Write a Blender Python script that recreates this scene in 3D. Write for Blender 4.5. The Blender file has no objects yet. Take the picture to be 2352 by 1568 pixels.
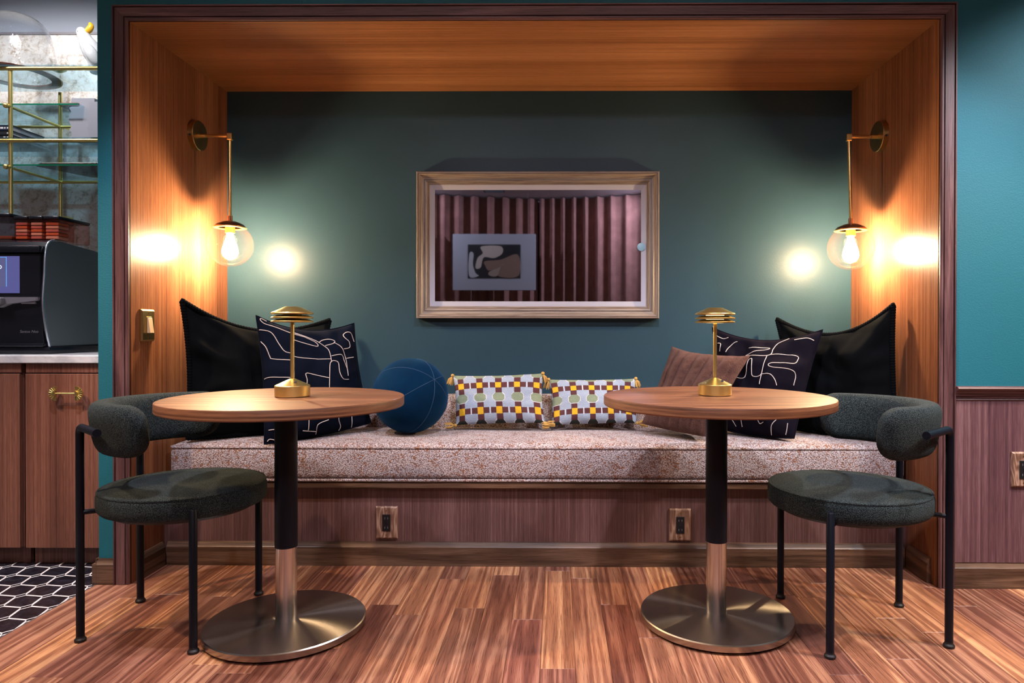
import bpy, bmesh, math, random
from mathutils import Vector, Matrix, noise
random.seed(7)
S = bpy.context.scene
COL = S.collection
PI = math.pi

# ------------------------------------------------------------------ camera
FPX, PPX, PPY = 1581.58, 1265.88, 763.66
YAW, PITCH, ROLL, CAMH = .0093, -.0063, -.0011, .967
ROT = Matrix.Rotation(YAW, 3, 'Z') @ Matrix.Rotation(PITCH, 3, 'X') @ Matrix.Rotation(ROLL, 3, 'Y')
cam_d = bpy.data.cameras.new('camera'); cam = bpy.data.objects.new('camera', cam_d); COL.objects.link(cam)
cam_d.sensor_width = 36.0; cam_d.lens = 36.0 * FPX / 2352
cam_d.shift_x = (1176 - PPX) / 2352; cam_d.shift_y = (PPY - 784) / 2352
cam_d.clip_start = .02
M = (ROT @ Matrix.Rotation(PI/2, 3, 'X')).to_4x4(); M.translation = (0, 0, CAMH); cam.matrix_world = M
S.camera = cam

# ------------------------------------------------------------------ world, exposure
W = bpy.data.worlds.new('world'); S.world = W; W.use_nodes = True
W.node_tree.nodes['Background'].inputs[0].default_value = (.5, .55, .7, 1)
W.node_tree.nodes['Background'].inputs[1].default_value = .15
vs = S.view_settings; vs.view_transform = 'Standard'; vs.look = 'None'; vs.exposure = 0.85; vs.gamma = 1.0; vs.use_curve_mapping = False
S.cycles.max_bounces = 4; S.cycles.diffuse_bounces = 2; S.cycles.glossy_bounces = 2; S.cycles.transparent_max_bounces = 10

# lamp table: recessed ceiling spots of the room, with ones added for nook and drapes (x, y, aim x, aim y, aim z, watts, colour, cone degrees)
CEIL = 2.70
COOL, WARM, NEUT = (.93, .89, 1.0), (1.0, .66, .40), (1.0, .95, .93)
SPOTS = [
    (-2.35, 1.45, -1.30, 2.10, 0.1, 95, WARM, 60, .03),
    (-1.40, 1.72, -.95, 2.30, 0.0, 74, COOL, 80, .04),
    (.22, 1.35, .25, 2.35, 0.0, 90, COOL, 88, .04),
    (1.55, 1.70, 1.05, 2.30, 0.0, 74, COOL, 80, .04),
    (2.45, 1.60, 1.15, 2.15, 0.1, 95, WARM, 60, .03),
    (-.75, -.70, -.75, 2.6, 0.2, 50, COOL, 70, .12),
    (.75, -.70, .65, 2.6, 0.2, 50, COOL, 70, .12),
    (2.55, 1.25, 2.30, 2.6, .8, 120, (.88, .94, 1.0), 84, .05),
    (-2.10, 2.64, -2.25, 3.4, 1.20, 20, NEUT, 125, .04),  # unseen spot, added to brighten the coffee nook
    (-2.85, 2.64, -2.60, 3.4, 1.20, 20, NEUT, 125, .04),  # second unseen spot added for the nook's brightness
    (-2.95, 1.75, -2.25, 2.80, .60, 42, COOL, 46, .03),
    (-2.1, -1.55, -.9, -2.5, 1.6, 60, COOL, 100, .04),  # unseen spot, added to light the left drape
    (1.35, -1.45, -.1, -2.5, 1.6, 150, COOL, 100, .04),  # added from the side so the drape folds catch light
]
BULB = 3500.0
BULB_COL = (1.0, .69, .38)

# ------------------------------------------------------------------ pixel helpers (direction only; depth from what the thing touches)
def ray(u, v): return ROT @ Vector(((u - PPX)/FPX, 1, -(v - PPY)/FPX))
def aY(u, v, Y):
    d = ray(u, v); return d * (Y / d.y) + Vector((0, 0, CAMH))
def aX(u, v, X):
    d = ray(u, v); return d * (X / d.x) + Vector((0, 0, CAMH))

# ------------------------------------------------------------------ geometry helpers: a geo is (verts, faces)
def join(*gs):
    V, F = [], []
    for v, f in gs:
        o = len(V); V += list(v); F += [tuple(i + o for i in q) for q in f]
    return V, F
def xf(g, m): return [m @ Vector(v) for v in g[0]], g[1]
def mv(g, x, y, z): return [(v[0]+x, v[1]+y, v[2]+z) for v in g[0]], g[1]
def from_bm(bm):
    bm.verts.ensure_lookup_table(); bm.verts.index_update()
    r = [tuple(v.co) for v in bm.verts], [tuple(v.index for v in f.verts) for f in bm.faces]
    bm.free(); return r
def box(x0, x1, y0, y1, z0, z1, bev=0, seg=1):
    bm = bmesh.new(); bmesh.ops.create_cube(bm, size=1)
    for v in bm.verts:
        v.co = ((x0+x1)/2 + v.co.x*(x1-x0), (y0+y1)/2 + v.co.y*(y1-y0), (z0+z1)/2 + v.co.z*(z1-z0))
    if bev: bmesh.ops.bevel(bm, geom=bm.edges[:], offset=bev, segments=seg, affect='EDGES', profile=.5)
    return from_bm(bm)
def lathe(prof, seg=40, close=True):
    """profile of (radius, z) spun about z"""
    V, F, rings = [], [], []
    for r, z in prof:
        if r < 1e-6: rings.append([len(V)]); V.append((0, 0, z))
        else:
            rings.append(list(range(len(V), len(V)+seg)))
            V += [(r*math.cos(2*PI*i/seg), r*math.sin(2*PI*i/seg), z) for i in range(seg)]
    for a, b in zip(rings, rings[1:]):
        for i in range(seg):
            j = (i+1) % seg
            if len(a) == 1 and len(b) == 1: continue
            if len(a) == 1: F.append((a[0], b[i], b[j]))
            elif len(b) == 1: F.append((a[i], b[0], a[j]))
            else: F.append((a[i], b[i], b[j], a[j]))
    if close:
        if len(rings[0]) > 1: F.append(tuple(rings[0]))
        if len(rings[-1]) > 1: F.append(tuple(reversed(rings[-1])))
    return V, F
def tube(pts, rad, seg=10, caps=True, closed=False):
    pts = [Vector(p) for p in pts]; n = len(pts)
    R = rad if isinstance(rad, (list, tuple)) else [rad]*n
    V, F = [], []; up = None
    for i, p in enumerate(pts):
        if closed: t = (pts[(i+1) % n] - pts[i-1])
        else: t = pts[min(i+1, n-1)] - pts[max(i-1, 0)]
        t.normalize()
        if up is None: up = Vector((0, 0, 1)) if abs(t.z) < .9 else Vector((1, 0, 0))
        a = (up - t*up.dot(t)).normalized(); up = a; b = t.cross(a)
        V += [tuple(p + (a*math.cos(2*PI*k/seg) + b*math.sin(2*PI*k/seg))*R[i]) for k in range(seg)]
    for i in range(n if closed else n-1):
        j = (i+1) % n
        for k in range(seg):
            l = (k+1) % seg; F.append((i*seg+k, i*seg+l, j*seg+l, j*seg+k))
    if caps and not closed: F.append(tuple(reversed(range(seg)))); F.append(tuple((n-1)*seg+k for k in range(seg)))
    return V, F
def smooth_path(ctrl, per=8, closed=False):
    """Catmull-Rom through the points"""
    c = [Vector(p) for p in ctrl]; n = len(c); out = []
    for i in range(n if closed else n-1):
        g = lambda k: c[k % n] if closed else c[max(0, min(n-1, k))]
        p0, p1, p2, p3 = g(i-1), g(i), g(i+1), g(i+2)
        for s in range(per):
            t = s/per
            out.append(.5*((2*p1) + (p2-p0)*t + (2*p0-5*p1+4*p2-p3)*t*t + (3*p1-p0-3*p2+p3)*t**3))
    if not closed: out.append(c[-1])
    return out
def prism(poly, z0, z1, bev=0):
    """polygon in xy lifted from z0 to z1, optional shrunken top edge"""
    n = len(poly); cx = sum(p[0] for p in poly)/n; cy = sum(p[1] for p in poly)/n
    V = [(x, y, z0) for x, y in poly]
    F = [tuple(reversed(range(n)))]
    if bev:
        def sh(x, y):
            d = math.hypot(x-cx, y-cy) or 1; k = max(0, d-bev*1.3)/d; return cx+(x-cx)*k, cy+(y-cy)*k
        V += [(x, y, z1-bev) for x, y in poly] + [(*sh(x, y), z1) for x, y in poly]; L = 3
    else: V += [(x, y, z1) for x, y in poly]; L = 2
    for l in range(L-1):
        for i in range(n):
            j = (i+1) % n; F.append((l*n+i, l*n+j, (l+1)*n+j, (l+1)*n+i))
    F.append(tuple((L-1)*n+i for i in range(n)))
    return V, F
def extrude(prof, a, b, mit_a=0, mit_b=0):
    """profile of (w, d) points extruded along x from a to b; mitre slopes shift the ends by w"""
    n = len(prof)
    V = [(a + mit_a*w, -d, w) for w, d in prof] + [(b + mit_b*w, -d, w) for w, d in prof]
    F = [tuple(range(n)), tuple(reversed(range(n, 2*n)))] + [(i, n+i, n+(i+1) % n, (i+1) % n) for i in range(n)]
    return V, F
def rot(g, axis, ang): return xf(g, Matrix.Rotation(ang, 4, axis))

def wloc(o):
    v = Vector((0, 0, 0))
    while o: v += o.location; o = o.parent
    return v
def put(name, geo, mat, parent=None, local=False, smooth=30, mats=None, midx=None):
    """one mesh object; world-space geo is re-based on its own foot (top-level) or on its parent"""
    V = [Vector(v) for v in geo[0]]
    o = None
    if parent is not None:
        if not local:
            off = wloc(parent); V = [v - off for v in V]
        loc = Vector((0, 0, 0))
    else:
        xs, ys, zs = zip(*[tuple(v) for v in V])
        loc = Vector(((min(xs)+max(xs))/2, (min(ys)+max(ys))/2, min(zs)))
        V = [v - loc for v in V]
    me = bpy.data.meshes.new(name); me.from_pydata([tuple(v) for v in V], [], geo[1])
    bm = bmesh.new(); bm.from_mesh(me); bmesh.ops.recalc_face_normals(bm, faces=bm.faces[:]); bm.to_mesh(me); bm.free()
    for m in (mats or [mat]): me.materials.append(m)
    if midx: me.polygons.foreach_set('material_index', midx)
    if smooth:
        me.polygons.foreach_set('use_smooth', [True]*len(me.polygons)); me.set_sharp_from_angle(angle=math.radians(smooth))
    me.update()
    o = bpy.data.objects.new(name, me); COL.objects.link(o); o.location = loc
    if parent is not None: o.parent = parent
    return o
def tag(o, label, cat, group=None, kind=None):
    if label: o['label'] = label
    if cat: o['category'] = cat
    if group: o['group'] = group
    if kind: o['kind'] = kind
    return o
def thing(name, label, cat, loc, group=None, rz=0):
    o = bpy.data.objects.new(name, None); COL.objects.link(o); o.location = loc; o.rotation_euler = (0, 0, rz)
    o.empty_display_size = .05
    return tag(o, label, cat, group)
def struct(name, geo, mat, label=None, smooth=30):
    o = put(name, geo, mat, smooth=smooth); o['kind'] = 'structure'
    if label: o['label'] = label
    return o

# ------------------------------------------------------------------ materials
class G:
    def __init__(s, name):
        s.m = bpy.data.materials.new(name); s.m.use_nodes = True; s.t = s.m.node_tree
        s.b = s.t.nodes['Principled BSDF']; s.out = s.t.nodes['Material Output']
    def n(s, typ, ins=None, **kw):
        nd = s.t.nodes.new('ShaderNode'+typ)
        for k, v in kw.items(): setattr(nd, k, v)
        for k, v in (ins or {}).items(): s.set(nd.inputs[k], v)
        return nd
    def set(s, sock, v):
        if isinstance(v, bpy.types.NodeSocket): s.t.links.new(v, sock)
        else: sock.default_value = v
    def math(s, op, a, b=0.0, c=None):
        nd = s.n('Math', operation=op); s.set(nd.inputs[0], a); s.set(nd.inputs[1], b)
        if c is not None: s.set(nd.inputs[2], c)
        return nd.outputs[0]
    def vmul(s, a, b):
        nd = s.n('VectorMath', operation='MULTIPLY'); s.set(nd.inputs[0], a); s.set(nd.inputs[1], b); return nd.outputs[0]
    def vadd(s, a, b):
        nd = s.n('VectorMath', operation='ADD'); s.set(nd.inputs[0], a); s.set(nd.inputs[1], b); return nd.outputs[0]
    def noise(s, vec, scale=1.0, detail=3.0, rough=.55, dist=0.0):
        return s.n('TexNoise', {'Vector': vec, 'Scale': scale, 'Detail': detail, 'Roughness': rough, 'Distortion': dist}).outputs['Fac']
    def ramp(s, fac, stops, interp='LINEAR'):
        nd = s.n('ValToRGB', {'Fac': fac}); cr = nd.color_ramp; cr.interpolation = interp
        while len(cr.elements) < len(stops): cr.elements.new(.5)
        for e, (p, c) in zip(cr.elements, stops):
            e.position = p; e.color = (*c, 1) if len(c) == 3 else c
        return nd.outputs['Color']
    def mix(s, f, a, b, mode='MIX'):
        nd = s.n('Mix', data_type='RGBA', blend_type=mode)
        s.set(nd.inputs[0], f)
        for k, v in ((6, a), (7, b)): s.set(nd.inputs[k], (*v, 1) if isinstance(v, tuple) and len(v) == 3 else v)
        return nd.outputs[2]
    def bump(s, h, strength, dist=.002):
        s.set(s.b.inputs['Normal'], s.n('Bump', {'Height': h, 'Strength': strength, 'Distance': dist}).outputs[0])
    def p(s, **kw):
        for k, v in kw.items():
            k = {'base': 'Base Color', 'rough': 'Roughness', 'metal': 'Metallic', 'ior': 'IOR', 'coat': 'Coat Weight', 'coatr': 'Coat Roughness',
                 'sheen': 'Sheen Weight', 'sheenr': 'Sheen Roughness', 'sheenc': 'Sheen Tint', 'aniso': 'Anisotropic', 'emit': 'Emission Color', 'emits': 'Emission Strength',
                 'spec': 'Specular IOR Level', 'tang': 'Tangent', 'arot': 'Anisotropic Rotation'}[k]
            s.set(s.b.inputs[k], (*v, 1) if isinstance(v, tuple) and len(v) == 3 else v)
        return s
    def obj(s): return s.n('TexCoord').outputs['Object']

def plain(name, col, rough=.5, metal=0., **kw):
    return G(name).p(base=col, rough=rough, metal=metal, **kw).m
def paint(name, col, rough=.4, bump=.25, scale=420., spec=.5):
    g = G(name); c = g.obj()
    n1 = g.noise(c, 3.0, 3); n2 = g.noise(c, scale, 2)
    d = tuple(x*.86 for x in col)
    g.p(base=g.mix(n1, d, col), rough=rough, spec=spec); g.bump(n2, bump, .0015); return g.m
def axis_scale(axis, along, across): return tuple(along if i == axis else across for i in range(3))
def wood(name, axis, dark, mid, light, rings=13., along=2.2, across=15., rough=.35, bump=.15, coat=0., use_color=False, fine=.45, coatr=.15, polar=0.):
    """figured wood: contour rings of a stretched noise plus pore streaks"""
    g = G(name); c = g.obj(); info = g.n('ObjectInfo')
    if polar:
        sp_ = g.n('SeparateXYZ', {0: c}); c = g.n('CombineXYZ', {'X': g.math('MULTIPLY', g.math('ARCTAN2', sp_.outputs[0], g.math('MULTIPLY', sp_.outputs[1], -1.0)), polar), 'Z': sp_.outputs[2]}).outputs[0]
    r = info.outputs['Random']
    off = g.n('CombineXYZ', {'X': g.math('MULTIPLY', r, 37.0), 'Y': g.math('MULTIPLY', r, 91.0), 'Z': g.math('MULTIPLY', r, 53.0)}).outputs[0]
    v = g.vadd(c, off)
    n = g.noise(g.vmul(v, axis_scale(axis, along, across)), 1.0, 1.5, .45, .25)
    ring = g.math('SINE', g.math('MULTIPLY', n, rings*6.283)); ring = g.math('MULTIPLY_ADD', ring, .5, .5)
    ring = g.math('POWER', ring, 1.6)
    st = g.noise(g.vmul(v, axis_scale(axis, 9., 420.)), 1.0, 3, .65)
    st2 = g.noise(g.vmul(v, axis_scale(axis, 1.5, 60.)), 1.0, 3, .6)
    f = g.math('ADD', g.math('MULTIPLY', ring, 1-fine), g.math('MULTIPLY', g.math('ADD', st, st2), fine*.5))
    col = g.ramp(f, [(.18, dark), (.48, mid), (.82, light)])
    pore = g.ramp(st, [(.36, (.45, .40, .40)), (.50, (1, 1, 1))])
    col = g.mix(.8, col, pore, 'MULTIPLY')
    if use_color: col = g.mix(1.0, col, info.outputs['Color'], 'MULTIPLY')
    else:
        k = g.math('MULTIPLY_ADD', r, .25, .87); kk = g.n('CombineXYZ', {'X': k, 'Y': k, 'Z': k}).outputs[0]
        col = g.mix(1.0, col, kk, 'MULTIPLY')
    g.p(base=col, rough=g.math('MULTIPLY_ADD', st, .2, rough-.1), coat=coat, coatr=coatr); 
    if bump > .06: g.bump(f, bump, .0008)
    return g.m
def veneer(name, axis, dark, mid, light, rough=.38, bump=.5, coat=0., broad=7., fine=130., coatr=.2, spec=.4):
    """straight quarter-cut grain"""
    g = G(name); c = g.obj()
    a = g.noise(g.vmul(c, axis_scale(axis, .25, broad)), 1.0, 2, .5, .1)
    b = g.noise(g.vmul(c, axis_scale(axis, .7, fine)), 1.0, 3, .6, .05)
    e = g.noise(g.vmul(c, axis_scale(axis, 14., fine*4)), 1.0, 2, .6)
    f = g.math('ADD', g.math('MULTIPLY', a, .35), g.math('ADD', g.math('MULTIPLY', b, .40), g.math('MULTIPLY', e, .25)))
    col = g.ramp(f, [(.34, dark), (.49, mid), (.64, light)])
    g.p(base=col, rough=rough, coat=coat, coatr=coatr, spec=spec); g.bump(b, bump, .0006); return g.m
def brass(name, col=(.78, .53, .20), rough=.24, aniso=0.):
    g = G(name); c = g.obj(); n = g.noise(g.vmul(c, (60, 60, 900)), 1.0, 2)
    g.p(base=col, metal=1.0, rough=g.math('MULTIPLY_ADD', n, .12, rough-.06), aniso=aniso); return g.m
def thin_glass(name, tint=(1, 1, 1), refl=.06, rough=.0, ripple=0., grazing=.6, power=5.0, haze=0.):
    """thin-walled clear glass: lets light straight through, mirrors by Fresnel"""
    g = G(name); t = g.t; t.nodes.remove(g.b)
    tr = g.n('BsdfTransparent', {'Color': (*tint, 1)}); gl = g.n('BsdfGlossy', {'Color': (1, 1, 1, 1), 'Roughness': rough})
    geo = g.n('NewGeometry'); dt = g.n('VectorMath', operation='DOT_PRODUCT'); g.set(dt.inputs[0], geo.outputs['Incoming']); g.set(dt.inputs[1], geo.outputs['Normal'])
    if ripple:
        bp = g.n('Bump', {'Height': g.noise(g.obj(), ripple, 3, .6, .5), 'Strength': .5, 'Distance': .01}).outputs[0]
        g.set(gl.inputs['Normal'], bp); g.set(dt.inputs[1], bp)
    c = g.math('SUBTRACT', 1.0, g.math('ABSOLUTE', dt.outputs['Value']))
    mx = g.n('MixShader', {0: g.math('MULTIPLY_ADD', g.math('POWER', c, power), grazing, refl)})
    t.links.new(tr.outputs[0], mx.inputs[1]); t.links.new(gl.outputs[0], mx.inputs[2]); last = mx.outputs[0]
    if haze:
        df = g.n('BsdfDiffuse', {'Color': (.9, .88, .86, 1)}); m2 = g.n('MixShader', {0: haze}); t.links.new(last, m2.inputs[1]); t.links.new(df.outputs[0], m2.inputs[2]); last = m2.outputs[0]
    t.links.new(last, g.out.inputs[0])
    return g.m
def velvet(name, col, sheen=.5, sheenc=(.5, .5, .6), lint=True):
    g = G(name); c = g.obj(); n = g.noise(c, 9., 4, .6); f = g.noise(c, 900., 2)
    base = g.mix(n, tuple(x*.6 for x in col), tuple(min(1, x*1.5) for x in col))
    if lint:
        l = g.n('TexVoronoi', {'Vector': c, 'Scale': 95.}); k = g.ramp(l.outputs['Distance'], [(.0, (1, 1, 1)), (.045, (0, 0, 0))])
        base = g.mix(g.math('MULTIPLY', k, .10), base, (.6, .62, .7))
    g.p(base=base, rough=.95, sheen=sheen, sheenr=.4, sheenc=sheenc, spec=.03); g.bump(f, .35, .001); return g.m

m = {}
m['teal'] = paint('teal_wall_paint', (.003, .135, .180), .62, .55, 260.)
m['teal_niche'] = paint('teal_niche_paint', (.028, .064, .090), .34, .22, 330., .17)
m['white_paint'] = paint('white_ceiling_paint', (.78, .80, .84), .6, .1)
m['pale_paint'] = paint('pale_blue_grey_paint', (.40, .45, .55), .6, .2)
m['grey_paint'] = paint('grey_room_paint', (.30, .31, .34), .6, .1)
m['veneer_z'] = veneer('walnut_veneer_upright', 2, (.066, .022, .013), (.180, .068, .033), (.330, .145, .070), .32, .5, spec=.13)
m['veneer_bench'] = veneer('walnut_veneer_bench', 2, (.045, .021, .021), (.115, .056, .051), (.23, .125, .115), .42, .35)
m['veneer_right'] = veneer('walnut_veneer_wainscot', 2, (.050, .022, .030), (.125, .058, .066), (.24, .130, .135), .42, .35, broad=9., fine=90.)
m['veneer_x'] = veneer('walnut_veneer_ceiling', 0, (.130, .045, .014), (.300, .120, .042), (.46, .215, .095), .36, .3, spec=.3)
m['veneer_cab'] = veneer('walnut_veneer_cabinet', 2, (.070, .026, .018), (.175, .068, .044), (.320, .145, .100), .42, .3)
m['veneer_cab_h'] = veneer('walnut_veneer_rail', 2, (.05, .02, .014), (.13, .05, .035), (.25, .11, .08), .42, .3)
m['trim_z'] = wood('walnut_trim_upright', 2, (.055, .022, .024), (.125, .055, .055), (.21, .108, .106), 5, .55, 14., .42, .06, fine=.7)
m['trim_x'] = wood('walnut_trim_level', 0, (.055, .022, .024), (.125, .055, .055), (.21, .108, .106), 5, .55, 14., .42, .06, fine=.7)
m['base_x'] = wood('walnut_baseboard', 0, (.045, .022, .012), (.115, .062, .036), (.20, .115, .070), 5, .8, 15., .40, .06, fine=.65)
m['base_y'] = wood('walnut_baseboard_return', 1, (.045, .022, .012), (.115, .062, .036), (.20, .115, .070), 5, .8, 15., .40, .06, fine=.65)
m['plank'] = wood('walnut_floor_plank', 1, (.155, .058, .036), (.36, .160, .098), (.58, .325, .20), 8, .40, 14., .36, .04, use_color=True, fine=.62)
m['tabletop'] = wood('walnut_table_top', 0, (.085, .028, .011), (.20, .075, .030), (.33, .145, .066), 7, .35, 24., .5, .02, coat=.04, fine=.6, coatr=.08)
m['table_rim'] = wood('walnut_table_rim', 0, (.085, .028, .011), (.20, .075, .030), (.33, .145, .066), 5, .5, 30., .5, .02, coat=.04, fine=.6, coatr=.08, polar=.37)
m['plate_wood'] = wood('walnut_outlet_plate', 2, (.20, .10, .065), (.36, .21, .14), (.52, .34, .25), 6, 6., 30., .45)
m['black_metal'] = plain('matt_black_metal', (.004, .0055, .011), .42, .0, spec=.22)
m['grout'] = plain('pale_grout', (.72, .70, .72), .8)
m['dark_sub'] = plain('dark_subfloor', (.02, .012, .008), .8)
m['dark'] = plain('soft_black', (.006, .006, .008), .5)
m['brass'] = brass('satin_brass')
m['brass_y'] = brass('satin_yellow_brass', (.86, .67, .25), .34)
m['old_brass'] = brass('antique_brass', (.50, .34, .13), .32)
m['copper'] = brass('browned_brass', (.36, .17, .09), .35)

def steel():
    g = G('spun_brushed_steel'); c = g.obj(); tg = g.n('Tangent', direction_type='RADIAL', axis='Z')
    sep = g.n('SeparateXYZ', {0: c}); rr = g.math('SQRT', g.math('ADD', g.math('POWER', sep.outputs[0], 2.), g.math('POWER', sep.outputs[1], 2.)))
    n = g.noise(g.n('CombineXYZ', {'X': rr}).outputs[0], 900., 2)
    g.p(base=g.mix(n, (.34, .31, .27), (.50, .46, .41)), metal=1., rough=.24, aniso=.94, tang=tg.outputs[0]); return g.m
m['steel'] = steel()
def steel_tube():
    g = G('brushed_steel_tube'); c = g.obj(); n = g.noise(g.vmul(c, (700, 700, 6)), 1., 2)
    g.p(base=(.64, .64, .63), metal=1., rough=g.math('MULTIPLY_ADD', n, .14, .16)); return g.m
m['steel_tube'] = steel_tube()

def boucle():
    g = G('dark_green_boucle'); c = g.obj()
    v = g.n('TexVoronoi', {'Vector': c, 'Scale': 400., 'Randomness': 1.}); n = g.noise(c, 420., 3, .7); b = g.noise(c, 28., 2)
    f = g.math('ADD', g.math('MULTIPLY', v.outputs['Distance'], .7), g.math('MULTIPLY', n, .6))
    col = g.ramp(f, [(.36, (.125, .155, .158)), (.56, (.026, .040, .043)), (.76, (.002, .004, .006))])
    col = g.mix(g.math('MULTIPLY', b, .28), col, (.065, .078, .076))
    g.p(base=col, rough=.9, sheen=.12, sheenr=.5, sheenc=(.6, .7, .7), spec=.05); g.bump(g.math('SUBTRACT', 1.0, f), 1.0, .004); return g.m
m['boucle'] = boucle()
def weave():
    g = G('nubby_bench_weave'); c = g.obj(); d = g.noise(c, 60., 2)
    v = g.vadd(c, g.vmul(g.n('TexNoise', {'Vector': c, 'Scale': 70., 'Detail': 1.}).outputs['Color'], (.006, .006, .006)))
    vo = g.n('TexVoronoi', {'Vector': g.vmul(v, (205., 125., 205.)), 'Scale': 1., 'Randomness': .8}, distance='CHEBYCHEV')
    ed = g.ramp(vo.outputs['Distance'], [(.22, (1, 1, 1)), (.60, (0, 0, 0))])
    pick = g.n('SeparateColor', {0: vo.outputs['Color']}).outputs[0]
    clus = g.noise(c, 26., 3, .6)
    rust = g.ramp(g.math('ADD', g.math('MULTIPLY', pick, .5), g.math('MULTIPLY', clus, 1.0)), [(.93, (0, 0, 0)), (.97, (1, 1, 1))])
    yarn = g.mix(pick, (.50, .44, .45), (.76, .70, .72))
    yarn = g.mix(rust, yarn, (.37, .14, .05))
    col = g.mix(ed, (.19, .12, .11), yarn)
    g.p(base=col, rough=.92, sheen=.2, spec=.1); g.bump(g.math('ADD', ed, g.math('MULTIPLY', d, .3)), .55, .004); return g.m
m['weave'] = weave()
m['velvet_black'] = velvet('black_velvet', (.0035, .0042, .0050), .03, (.35, .38, .40))
m['velvet_navy'] = velvet('navy_black_velvet', (.004, .006, .013), .04, (.3, .33, .45))
m['velvet_plum'] = velvet('plum_black_velvet', (.006, .005, .009), .04, (.35, .3, .42))
m['velvet_blue'] = velvet('royal_blue_velvet', (.002, .017, .046), .30, (.10, .32, .70))
m['seam_blue'] = plain('pale_blue_seam', (.015, .055, .13), .8)
m['thread'] = plain('ivory_thread', (.62, .54, .50), .8)
m['tassel'] = paint('gold_tassel_yarn', (.62, .36, .09), .8, .6, 500.)
def fur():
    g = G('brown_plush_fur'); c = g.obj(); n = g.noise(c, 45., 4, .7); f = g.noise(g.vmul(c, (650, 650, 220)), 1., 3)
    col = g.ramp(g.math('ADD', g.math('MULTIPLY', n, .6), g.math('MULTIPLY', f, .4)), [(.3, (.028, .011, .009)), (.55, (.080, .035, .028)), (.75, (.16, .080, .064))])
    g.p(base=col, rough=.9, sheen=.35, sheenr=.45, sheenc=(.8, .5, .42), spec=.1); g.bump(g.math('ADD', n, f), .9, .006); return g.m
m['fur'] = fur()
def knit(name, col):
    g = G(name); c = g.obj(); w = g.noise(g.vmul(c, (120, 120, 520)), 1., 3, .6)
    g.p(base=g.mix(w, tuple(x*.62 for x in col), tuple(min(1, x*1.3) for x in col)), rough=.9, spec=.1); g.bump(w, .7, .002); return g.m
KN = [knit('pale_blue_grey_knit', (.35, .41, .50)), knit('brown_knit', (.105, .040, .042)), knit('yellow_knit', (.72, .42, .03)), knit('sage_knit', (.24, .29, .19)), knit('white_knit', (.66, .66, .70)), knit('dark_olive_knit', (.03, .035, .03))]
m['frame_gold'] = wood('champagne_gilt_wood', 0, (.16, .115, .085), (.27, .215, .17), (.38, .325, .27), 4, 1., 60., .33, .05, fine=.8)
m['frame_gold_z'] = wood('champagne_gilt_wood_upright', 2, (.16, .115, .085), (.27, .215, .17), (.38, .325, .27), 4, 1., 60., .33, .05, fine=.8)
m['matboard'] = paint('pale_lilac_mat', (.50, .51, .60), .7, .2)
m['dark_glass'] = plain('dark_mirror_glass', (.25, .27, .35), .02, 1.0)
def mirror():
    g = G('foxed_antique_mirror'); c = g.obj()
    a = g.noise(c, 26., 5, .65, .6); b = g.noise(c, 9., 3, .6); k = g.noise(c, 120., 2)
    f = g.math('ADD', g.math('MULTIPLY', a, .7), g.math('MULTIPLY', k, .3))
    col = g.ramp(f, [(.36, (.36, .29, .23)), (.44, (.62, .56, .50)), (.55, (.80, .78, .75)), (.70, (.68, .68, .70))])
    met = g.ramp(g.math('ADD', g.math('MULTIPLY', a, .5), g.math('MULTIPLY', b, .5)), [(.42, (.0, .0, .0)), (.66, (.14, .14, .14))])
    g.p(base=col, metal=met, rough=.30); g.bump(a, .25, .003); return g.m
m['mirror'] = mirror()
m['glass_shelf'] = thin_glass('blue_tinted_glass_shelf', (.78, .90, .95), .05)
m['glass_edge'] = plain('green_glass_edge', (.004, .16, .085), .15)
m['globe'] = thin_glass('clear_globe_glass', (.985, .985, .985), .004, .03, 0., .95, 2.4, .0030)  # slight diffuse haze in the glass imitates the bulb's glare
m['dome'] = thin_glass('hammered_dome_glass', (.93, .95, .97), .07, .02, 30., .8, 2.5)
m['amber'] = thin_glass('amber_tinted_box', (.92, .66, .60), .05)
m['smoke'] = thin_glass('smoky_hopper', (.58, .50, .53), .06)
def bulbmat():
    g = G('glowing_bulb_glass'); g.t.nodes.remove(g.b)
    em = g.n('Emission', {'Color': (1., .80, .52, 1), 'Strength': 22.}); tr = g.n('BsdfTransparent', {'Color': (1, 1, 1, 1)}); ad = g.n('AddShader')
    g.t.links.new(em.outputs[0], ad.inputs[0]); g.t.links.new(tr.outputs[0], ad.inputs[1]); g.t.links.new(ad.outputs[0], g.out.inputs[0]); return g.m
m['filament'] = plain('white_hot_filament', (1, .9, .7), .5, emit=BULB_COL, emits=BULB)
m['bulb'] = bulbmat()
def stone():
    g = G('grey_marble_counter'); c = g.obj(); n = g.noise(c, 7., 5, .6, 1.)
    g.p(base=g.ramp(n, [(.3, (.34, .36, .40)), (.55, (.62, .63, .66)), (.7, (.72, .72, .74))]), rough=.25); return g.m
m['stone'] = stone()
def tilemat():
    g = G('black_marble_tile'); c = g.obj(); r = g.n('ObjectInfo').outputs['Random']
    v = g.vadd(c, g.n('CombineXYZ', {'X': g.math('MULTIPLY', r, 40.), 'Y': g.math('MULTIPLY', r, 17.)}).outputs[0])
    n = g.noise(v, 30., 4, .6, .8); s = g.noise(v, 260., 2)
    col = g.ramp(n, [(.35, (.006, .006, .010)), (.6, (.018, .018, .028)), (.8, (.05, .05, .07))])
    col = g.mix(g.ramp(s, [(.70, (0, 0, 0)), (.76, (1, 1, 1))]), col, (.35, .36, .42))
    g.p(base=col, rough=.22); return g.m
m['tile'] = tilemat()
m['machine_side'] = paint('grey_green_casing', (.115, .140, .150), .5, .3, 700.)
m['machine_black'] = plain('glossy_black_plastic', (.010, .011, .016), .22)
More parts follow.
